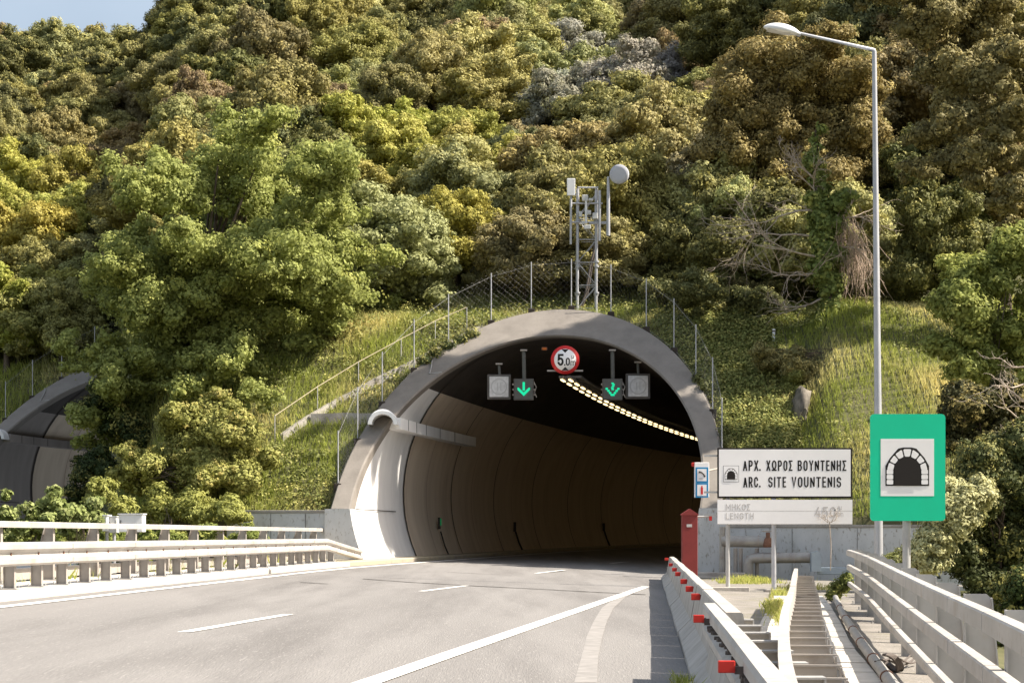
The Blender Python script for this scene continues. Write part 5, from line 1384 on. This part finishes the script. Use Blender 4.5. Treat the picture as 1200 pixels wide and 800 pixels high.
# trees flanking the mast
for k, (Y_, L, lb, cc, mm, lf) in enumerate((
    (79.5, [(820, 260, 52), (790, 290, 40), (870, 300, 55), (800, 330, 44), (850, 350, 50), (900, 350, 42), (860, 220, 34), (910, 260, 44), (930, 330, 36)], 'dark green dense tree right of the antenna mast', (.16, .155, .055), 'leaf', .17),
    (83, [(900, 90, 58), (955, 90, 52), (1000, 100, 44), (870, 130, 52), (930, 150, 62), (990, 160, 50), (850, 180, 40), (950, 210, 52), (1010, 140, 36), (890, 60, 28), (970, 55, 26)], 'tall rust-tipped tree behind the street lamp arm', (.29, .23, .09), 'leaf_rust', .17),
    (82, [(1090, 200, 58), (1060, 260, 52), (1130, 240, 50), (1080, 320, 48), (1040, 330, 40), (1130, 310, 44), (1110, 160, 30), (1020, 280, 34)], 'wide olive tree right of the street lamp', (.23, .20, .09), 'leaf', .17),
    (71, [(1140, 60, 44), (1165, 10, 44), (1115, 10, 44), (1150, 120, 40), (1110, 90, 40), (1090, 150, 30), (1120, 190, 32), (1160, 180, 32), (1085, 40, 40), (1050, -10, 40), (1015, -30, 32), (1025, -90, 40), (1060, -80, 50), (1100, -60, 50), (1150, -60, 50), (1040, -150, 44), (1090, -150, 50), (1140, -140, 50), (1180, -100, 40), (1075, 205, 20), (1180, 215, 18, 0), (1184, 240, 15, 0), (1181, 262, 14, 0), (1186, 285, 16, 0), (1180, 190, 22, 0), (1178, 160, 26, -1), (1182, 125, 28, -1), (1175, 95, 30, -1.2), (1190, 60, 30, -1), (1160, 150, 24, -1), (1150, 165, 34, -4.2), (1110, 210, 30, -4.4), (1125, 120, 34, -3.6), (1170, 215, 28, -4.5), (1090, 165, 28, -3.8), (1150, 250, 24, -4.8), (1160, 90, 34, -3.4)], 'tallest olive tree in the upper right corner beside the lamp post', (.25, .215, .09), 'leaf_rust', .17),
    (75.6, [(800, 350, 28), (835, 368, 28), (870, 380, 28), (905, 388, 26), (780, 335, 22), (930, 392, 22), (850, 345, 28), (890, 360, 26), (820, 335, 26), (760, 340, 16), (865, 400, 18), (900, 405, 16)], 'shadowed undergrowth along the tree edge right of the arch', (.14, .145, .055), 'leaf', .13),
    (80, [(430, 385, 24), (405, 410, 26), (455, 362, 20), (380, 430, 22), (415, 365, 22)], 'leafy shrub beside the upper handrail under the big broadleaf tree', (.30, .33, .10), 'leaf_fresh', .15),
    (82, [(590, 325, 22), (560, 332, 20), (625, 328, 20), (645, 322, 16)], 'brambly shrub along the crown of the arch left of the mast', (.26, .24, .10), 'leaf_pale', .12),
    (70.5, [(925, 455, 14), (915, 480, 12), (948, 470, 10), (955, 500, 12), (930, 440, 14)], 'creeper half covering the grey rock', (.25, .27, .09), 'leaf_fresh', .10),
    (71, [(905, 425, 16), (925, 430, 18), (940, 440, 18), (890, 415, 12), (955, 435, 14), (935, 415, 14)], 'low brush growing over the top of the grey rock', (.24, .22, .09), 'leaf_rust', .11),
    (77, [(885, 350, 30), (900, 370, 28), (860, 390, 24), (930, 380, 24)], 'small golden-tipped shrub at the foot of the dead branches', (.17, .15, .06), 'leaf_rust', .12),
    (88, [(500, 310, 26), (525, 330, 22), (475, 335, 22), (540, 345, 14)], 'light green broadleaf shrub above the left shoulder of the arch', (.16, .20, .05), 'leaf_fresh', .17),
    (90, [(610, 290, 34), (570, 305, 28), (640, 310, 26), (600, 325, 24)], 'dusky brown-green shrub left of the antenna mast', (.24, .20, .10), 'leaf', .16),
    (89, [(735, 325, 28), (760, 340, 22), (720, 300, 20), (775, 325, 20)], 'dry twiggy shrub just right of the antenna mast', (.20, .17, .085), 'leaf_rust', .13),
    (87, [(445, 345, 22), (425, 365, 20), (455, 370, 18)], 'green shrub at the top of the left bank by the handrail', (.13, .17, .045), 'leaf_fresh', .17))):
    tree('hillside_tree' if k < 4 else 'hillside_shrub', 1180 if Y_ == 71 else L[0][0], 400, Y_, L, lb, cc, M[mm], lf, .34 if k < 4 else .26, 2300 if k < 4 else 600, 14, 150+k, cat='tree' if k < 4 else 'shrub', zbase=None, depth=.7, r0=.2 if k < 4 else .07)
# right foreground greenery beyond the tall barrier
for k, (Y_, zb_, L, lb, cc, mm, lf, tf) in enumerate((
    (62, 1.5, [(1165, 330, 48), (1190, 290, 40), (1130, 370, 44), (1180, 390, 50), (1110, 410, 26), (1205, 440, 46), (1150, 430, 40), (1215, 350, 40), (1130, 330, 24)], 'bright green leafy tree at the right picture edge behind the bare twigs', (.30, .33, .09), 'leaf_fresh', .17, 1700),
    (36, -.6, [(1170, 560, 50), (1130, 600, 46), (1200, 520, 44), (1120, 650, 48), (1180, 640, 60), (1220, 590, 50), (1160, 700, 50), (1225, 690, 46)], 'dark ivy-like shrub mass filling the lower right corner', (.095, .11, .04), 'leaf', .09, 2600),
    (33, -.6, [(1105, 600, 34), (1130, 585, 26), (1090, 635, 28), (1150, 575, 20), (1085, 660, 26), (1105, 570, 18)], 'pale sunlit shrub behind the green sign pole', (.52, .50, .26), 'leaf_pale', .085, 1400),
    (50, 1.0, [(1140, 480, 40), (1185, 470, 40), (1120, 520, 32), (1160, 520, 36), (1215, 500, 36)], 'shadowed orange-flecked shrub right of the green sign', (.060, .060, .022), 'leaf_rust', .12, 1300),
    (46, -.2, [(1060, 655, 14), (1045, 660, 12), (1075, 650, 16), (1040, 668, 8)], 'low yellowish shrub at the foot of the street lamp', (.22, .23, .07), 'leaf_pale', .09, 420),
    (43, -.2, [(984, 690, 10), (992, 680, 8), (978, 698, 8)], 'small broadleaf weed growing at the start of the tall barrier', (.17, .20, .06), 'leaf_fresh', .09, 130),
    (27, -.9, [(1200, 720, 40), (1240, 700, 44), (1210, 690, 34)], 'glossy dark shrub beyond the near end of the tall barrier', (.06, .085, .025), 'leaf', .08, 900))):
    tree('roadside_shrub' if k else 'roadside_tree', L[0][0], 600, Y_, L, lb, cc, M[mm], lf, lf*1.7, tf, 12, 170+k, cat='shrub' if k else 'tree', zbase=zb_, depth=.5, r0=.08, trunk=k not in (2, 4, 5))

# ---- dead tree wrapped in ivy
p = ground_hit(965, 400, 0); Yv = 73.5
X0 = (968-CX)/F*Yv; zb = float(terr(X0, Yv))
t = thing('ivy_tree', (X0, Yv, zb), 'dead tree with ivy-covered trunk and bare branches spreading left', 'tree')
def wp(px, py, Y=Yv): return at(px, py, Y)
stem = [wp(968, 405), wp(972, 350), wp(966, 300), wp(962, 250), wp(957, 200), wp(956, 152)]
tk = MB().tube([Vector((X0, Yv, zb-.3))]+stem[1:], [.26, .22, .18, .15, .11, .05], 10).build('trunk', M['bark'], t)
lob = []
for f_ in np.linspace(0, 1, 26):
    q_ = along(stem, poly_len(stem)[-1]*f_)[0]-Vector((X0, Yv, zb)); rr_ = .60*(1-.6*f_)*random.uniform(.55, 1.3)
    lob.append((q_.x+random.uniform(-.2, .2), q_.y, q_.z, rr_, rr_, rr_*1.1))
for (x, y, r_) in ((982, 238, .5), (994, 228, .35), (950, 232, .3), (984, 300, .4), (976, 262, .5), (978, 330, .45)):
    q_ = wp(x, y)-Vector((X0, Yv, zb)); lob.append((q_.x, q_.y, q_.z, r_, r_, r_*.8))
cm = crown('ivy', lob, 1100, 12, .15, .20, M['leaf_fresh'], 201, under=.9, aspect=.75)
c = bpy.data.objects.new('ivy', cm); COL.objects.link(c); c.parent = t; c.color = (.22, .27, .08, 1)
rb = random.Random(9)
def branchy(mb, p, d, L, r, depth, curl=.25):
    pts = [p]; n = 6
    for k in range(n):
        d = (d+Vector((rb.uniform(-curl, curl), rb.uniform(-curl, curl), rb.uniform(-curl, curl)))).normalized(); p = p+d*L/n; pts.append(p)
    mb.tube(pts, [r*(1-.75*i/n) for i in range(n+1)], 5, caps=False)
    if depth > 0:
        for k in range(rb.choice((3, 4, 5))):
            i = rb.randint(1, n); dd = (d+Vector((rb.uniform(-1, 1), rb.uniform(-1, 1), rb.uniform(-.9, .9)))*.85).normalized()
            branchy(mb, pts[i], dd, L*rb.uniform(.4, .75), r*.5, depth-1, curl)
mb = MB()
for (x, y), (dx, dz), L_ in (((962, 250), (-1, .55), 2.6), ((964, 275), (-1, .2), 3.2), ((966, 300), (-1, -.05), 3.3), ((967, 320), (-1, -.25), 2.8), ((958, 215), (-.6, .6), 1.7), ((970, 345), (-1, -.45), 2.2), ((965, 260), (1, .25), 2.2), ((967, 290), (1, -.1), 1.8), ((963, 235), (-.9, .8), 1.8)):
    branchy(mb, wp(x, y)+Vector((0, rb.uniform(-.3, .1), 0)), Vector((dx, rb.uniform(-.5, .1), dz)).normalized(), L_, .055, 3)
mb.build('bare_branches', M['twig'], t)
mb = MB()
for k in range(210):   # hanging dead tangle on the right
    x = rb.gauss(996, 9); q_ = wp(x, 252+abs(x-990)*1.3+rb.uniform(-14, 40), Yv+rb.uniform(-.5, .5)); L_ = rb.uniform(.5, 2.6)
    pts_ = [q_]; d = Vector((rb.uniform(-.2, .5), 0, -.5))
    for j in range(5): d = (d+Vector((rb.uniform(-.55, .5), rb.uniform(-.3, .3), -.33))).normalized(); q_ = q_+d*L_/5; pts_.append(q_)
    mb.tube(pts_, .009, 3, caps=False)
mb.build('hanging_tangle', mat('dead_vine', (.46, .35, .27), (.30, .22, .16), scale=8), t)
# bare twigs at the right picture edge
t = thing('bare_shrub', (at(1190, 500, 45).x, 45, .5), 'pale bare twigs arching in at the right picture edge', 'dead shrub')
mb = MB()
for (x, y), (dx, dz), L_ in (((1205, 500), (-1, .25), 1.2), ((1200, 450), (-1, -.1), 1.1), ((1210, 520), (-.9, -.1), .9), ((1200, 470), (-.8, .6), .9), ((1205, 430), (-.9, .3), .7)):
    branchy(mb, at(x, y, 45), Vector((dx, rb.uniform(-.4, .1), dz)).normalized(), L_, .028, 2, .4)
mb.tube([(at(1215, 0, 45).x, 45, .2), at(1212, 500, 45), at(1205, 430, 45)], .05, 6)
mb.build('branches', M['twig'], t)
# dried climber hanging from the white board
t = thing('dry_climber', tuple(at(972, 612, 48.7)), 'dried thin climber hanging below the length board', 'climbing plant')
mb = MB()
for k in range(5): branchy(mb, at(972+rb.uniform(-3, 3), 612, 48.85), Vector((rb.uniform(-.5, .5), -.1, .2)).normalized(), .35, .008, 2, .4)
mb.tube([at(972, 612, 48.85), at(974, 640, 48.95), at(973, 668, 49.0)], .012, 5); mb.build('stems', M['twig'], t)
# rock between the grass slopes on the right
def rock(name, pxs, Y, thick, label):
    t_ = thing(name, tuple(at(*pxs[0], Y)), label, 'rock'); rows = []
    o = [at(x, y, Y) for x, y in pxs]; c_ = sum(o, Vector())/len(o)
    for f_, dyy in ((.35, -.45), (.75, -.35), (1, 0), (1.05, .8), (.9, 1.8)):
        rows.append([c_+(p-c_)*f_+Vector((rb.uniform(-.035, .035), dyy*thick+rb.uniform(-.05, .05), rb.uniform(-.06, .06))) for p in resample(o+[o[0]], 34)[:-1]])
    MB().sweep(rows, True, True, True).build('stone', M['rock'], t_); return t_
rock('rock_outcrop', [(920, 535), (924, 500), (931, 468), (940, 452), (950, 458), (947, 482), (950, 505), (946, 538)], 69.2, 1.0, 'upright weathered grey rock in the grass above the white board')

# ================================================================ grasses
def blades(n, sampler, hmin, hmax, w, lean, name, m, seed, zf=terr):
    rng = np.random.default_rng(seed); X, Y_, hs, tn = sampler(rng, n); k = len(X); Z = zf(X, Y_)-.03
    h = (hmin+(hmax-hmin)*rng.random(k)**1.6)*hs; a = rng.random(k)*6.283; la = rng.random(k)*6.283; ln = lean*h*(.3+rng.random(k))
    ww = w*(.6+.8*rng.random(k)); dx, dy = np.cos(a)*ww/2, np.sin(a)*ww/2; lx, ly = np.cos(la)*ln, np.sin(la)*ln
    b = np.stack([X, Y_, Z], 1); o0 = np.stack([dx, dy, 0*dx], 1); mid = b+np.stack([lx*.35, ly*.35, h*.6], 1); tip = b+np.stack([lx, ly, h*.98], 1)
    v = np.stack([b-o0, b+o0, mid+o0*.7, tip, mid-o0*.7], 1).reshape(-1, 3); q5 = np.arange(5*k).reshape(k, 5)
    me_ = np_mesh(name, v, q5, m, smooth=False, attr=np.repeat(tn, 5))
    o_ = bpy.data.objects.new(name, me_); COL.objects.link(o_); o_['kind'] = 'stuff'; return o_
def in_tunnel(X, Y_, Z):
    bad = np.zeros(len(X), bool)
    for T in (T1, T2):
        u, l = T.uv(X, Y_); zz = Z-T.zc; r = np.hypot(l, zz); r = np.where(zz > 0, r, np.abs(l)); bad |= (r < 7.15) & (u > -1.2)
    return bad
def patch_noise(X, Y_, s=1.0):
    return .5+.25*np.sin(X*.9*s+1.7*np.sin(Y_*.6*s))+.25*np.sin(Y_*1.3*s+X*.5*s+2*np.sin(X*.37*s))
def slope_sampler(x0, x1, y0, y1, flo, fhi, tall=1.0, tbias=.5, xlat=None, noise=1.0):
    def f_(rng, n):
        X = x0+(x1-x0)*rng.random(n); Y_ = y0+(y1-y0)*rng.random(n)
        # clump
        cx = np.round(X/.35)*.35; cy = np.round(Y_/.35)*.35; X = X+(cx-X)*.35*rng.random(n); Y_ = Y_+(cy-Y_)*.35*rng.random(n)
        u1_, l1_ = T1.uv(X, Y_); u2_, l2_ = T2.uv(X, Y_); wv_ = sm(-17.5, -12, X+.15*(Y_-65)); ff = wv_*u1_+(1-wv_)*u2_
        Z = terr(X, Y_); ok = (ff > flo) & (ff < fhi) & ~in_tunnel(X, Y_, Z)
        X, Y_, l1_ = X[ok], Y_[ok], l1_[ok]; pn = patch_noise(X, Y_, noise)
        tn = np.clip(pn*.9+tbias-.5+.35*(rng.random(len(X))-.5), 0, 1)
        return X, Y_, tall*(.45+.9*patch_noise(X+7, Y_-3, 1.4)), tn
    return f_
blades(130000, slope_sampler(6.4, 22, 62, 82, .5, 15, 1.0, .66), .12, .42, .018, .35, 'grass', M['grass'], 1)
blades(120000, slope_sampler(-17, -2.0, 64, 84, .45, 15, 1.0, .6), .12, .50, .018, .45, 'grass', M['grass'], 2)
blades(50000, slope_sampler(-7, 14, 72, 86, 9.5, 18, .8, .62), .15, .55, .02, .4, 'grass', M['grass'], 3)
blades(26000, slope_sampler(-32, -15, 88, 106, .5, 17, 1.0, .5), .3, 1.0, .035, .4, 'grass', M['grass'], 4)
blades(60000, slope_sampler(-32, 24, 62, 100, .45, 22, .5, .3), .2, .6, .04, .5, 'ground_cover', M['grass_deep'], 5)
def strip_sampler(pts, wid, hs, tb):
    P = np.array([tuple(p)[:2] for p in pts])
    def f_(rng, n):
        i = rng.integers(0, len(P)-1, n); t_ = rng.random(n); q_ = P[i]+(P[i+1]-P[i])*t_[:, None]
        X = q_[:, 0]+rng.normal(size=n)*wid; Y_ = q_[:, 1]+rng.normal(size=n)*.15
        pn = patch_noise(X*2, Y_*.6); ok = pn > .35
        X, Y_ = X[ok], Y_[ok]; return X, Y_, hs*(.5+pn[ok]), np.clip(tb+.5*(rng.random(len(X))-.5), 0, 1)
    return f_
flat = lambda X, Y_: np.full(len(X), -.08)
blades(5200, strip_sampler([(4.35, 29), (4.8, 34), (5.6, 40), (6.7, 46.5)], .10, 1.0, .6), .08, .26, .014, .5, 'grass', M['grass'], 6, zf=flat)
blades(900, strip_sampler([(XR(13.8)-.10, 13.8), (XR(16)-.08, 16), (XR(19)-.07, 19)], .05, 1.0, .5), .06, .20, .009, .5, 'grass', M['grass'], 7, zf=lambda X, Y_: np.full(len(X), .0))
blades(2600, strip_sampler([(6.4, 56), (7.2, 57.5), (7.9, 60.3)], .6, 1.0, .55), .05, .2, .02, .5, 'grass', M['grass'], 8, zf=flat)
blades(1100, strip_sampler([(6.6, 49.8), (8.2, 50.5), (9.6, 50)], .35, 1.0, .75), .06, .2, .015, .5, 'grass', M['grass'], 9, zf=flat)
blades(9000, strip_sampler([(-9.9+.0654*y-1.95, y) for y in (28, 36, 44, 52, 60, 66)], .45, 1.0, .5), .2, .6, .016, .5, 'grass', M['grass'], 10, zf=lambda X, Y_: terr(X, Y_))
# broad-leaved weeds in patches over the banks: one uncountable cover
def weeds(n, x0, x1, y0, y1, flo, fhi, hmax, leaf, thr, name, m, seed, clump=.5):
    rng = np.random.default_rng(seed); nc = n//26; X = x0+(x1-x0)*rng.random(nc); Y_ = y0+(y1-y0)*rng.random(nc)
    u1_, l1_ = T1.uv(X, Y_); u2_, l2_ = T2.uv(X, Y_); wv_ = sm(-17.5, -12, X+.15*(Y_-65)); ff = wv_*u1_+(1-wv_)*u2_
    Z = terr(X, Y_); pn = .5*patch_noise(X+3, Y_+9, .8)+.5*rng.random(nc)
    ok = (ff > flo) & (ff < fhi) & ~in_tunnel(X, Y_, Z) & (pn > thr)
    X, Y_, Z = X[ok], Y_[ok], Z[ok]; k = len(X); H = hmax*(.3+.9*rng.random(k)**1.5); W_ = clump*(.5+.9*rng.random(k)); tt = rng.random(k)
    i_ = np.repeat(np.arange(k), 26); off = rng.normal(size=(len(i_), 3)); off /= np.linalg.norm(off, axis=1, keepdims=True); off[:, 2] = np.abs(off[:, 2])
    r_ = (.55+.5*rng.random(len(i_)))[:, None]
    pos = np.stack([X, Y_, Z], 1)[i_]+off*r_*np.stack([W_, W_, H], 1)[i_]
    v, q_, t_ = leaves_from(pos, off*.7+rng.normal(size=off.shape)*.35+np.array([0, 0, .4]), leaf, rng, .6, np.clip(tt[i_]+.2*(rng.random(len(i_))-.5), 0, 1))
    me_ = np_mesh(name, v, q_, m, smooth=False, attr=t_); o_ = bpy.data.objects.new(name, me_); COL.objects.link(o_); o_['kind'] = 'stuff'
weeds(170000, 6.0, 10.3, 64, 78, .6, 14, .40, .11, .38, 'ground_cover', M['weed'], 21)
weeds(30000, 11.0, 22.0, 63, 80, .6, 14, .35, .10, .62, 'ground_cover', M['weed'], 22)
weeds(150000, -17, -2.0, 64, 86, .5, 14, .45, .11, .55, 'ground_cover', M['weed'], 23)
weeds(90000, -8, 14, 73, 86, 9.6, 17, .6, .12, .45, 'ground_cover', M['weed'], 24)
weeds(60000, -32, -14, 86, 108, .5, 16, .5, .13, .45, 'ground_cover', M['weed'], 25)
# trailing weed on the ring
lob = []
for a in (118, 122, 126, 130, 134):
    ro = 7.15; l_, z_ = ro*math.cos(R(a)), T1.zc+ro*math.sin(R(a)); q_ = T1.pt(T1.setback(z_)-.05, l_, z_); lob.append((*q_, .35, .25, .22))
cm = crown('foliage', lob, 170, 10, .09, .16, M['leaf'], 301, under=1.0)
q0 = Vector(lob[2][:3]); t = thing('trailing_weed', (0, 0, 0), 'trailing weeds hanging over the left shoulder of the arch', 'weed')
c = bpy.data.objects.new('foliage', cm); COL.objects.link(c); c.parent = t; c.color = (.09, .11, .04, 1)
lob = []
for a in (14, 17, 33, 36):
    ro = 7.15; l_, z_ = ro*math.cos(R(a)), T1.zc+ro*math.sin(R(a)); q_ = T1.pt(T1.setback(z_)-.05, l_, z_); lob.append((*q_, .22, .2, .22))
cm = crown('foliage', lob, 90, 10, .09, .14, M['leaf_pale'], 302, under=1.0)
t = thing('trailing_weed', (0, 0, 0), 'small weeds clinging to the right shoulder of the arch', 'weed')
c = bpy.data.objects.new('foliage', cm); COL.objects.link(c); c.parent = t; c.color = (.15, .16, .06, 1)
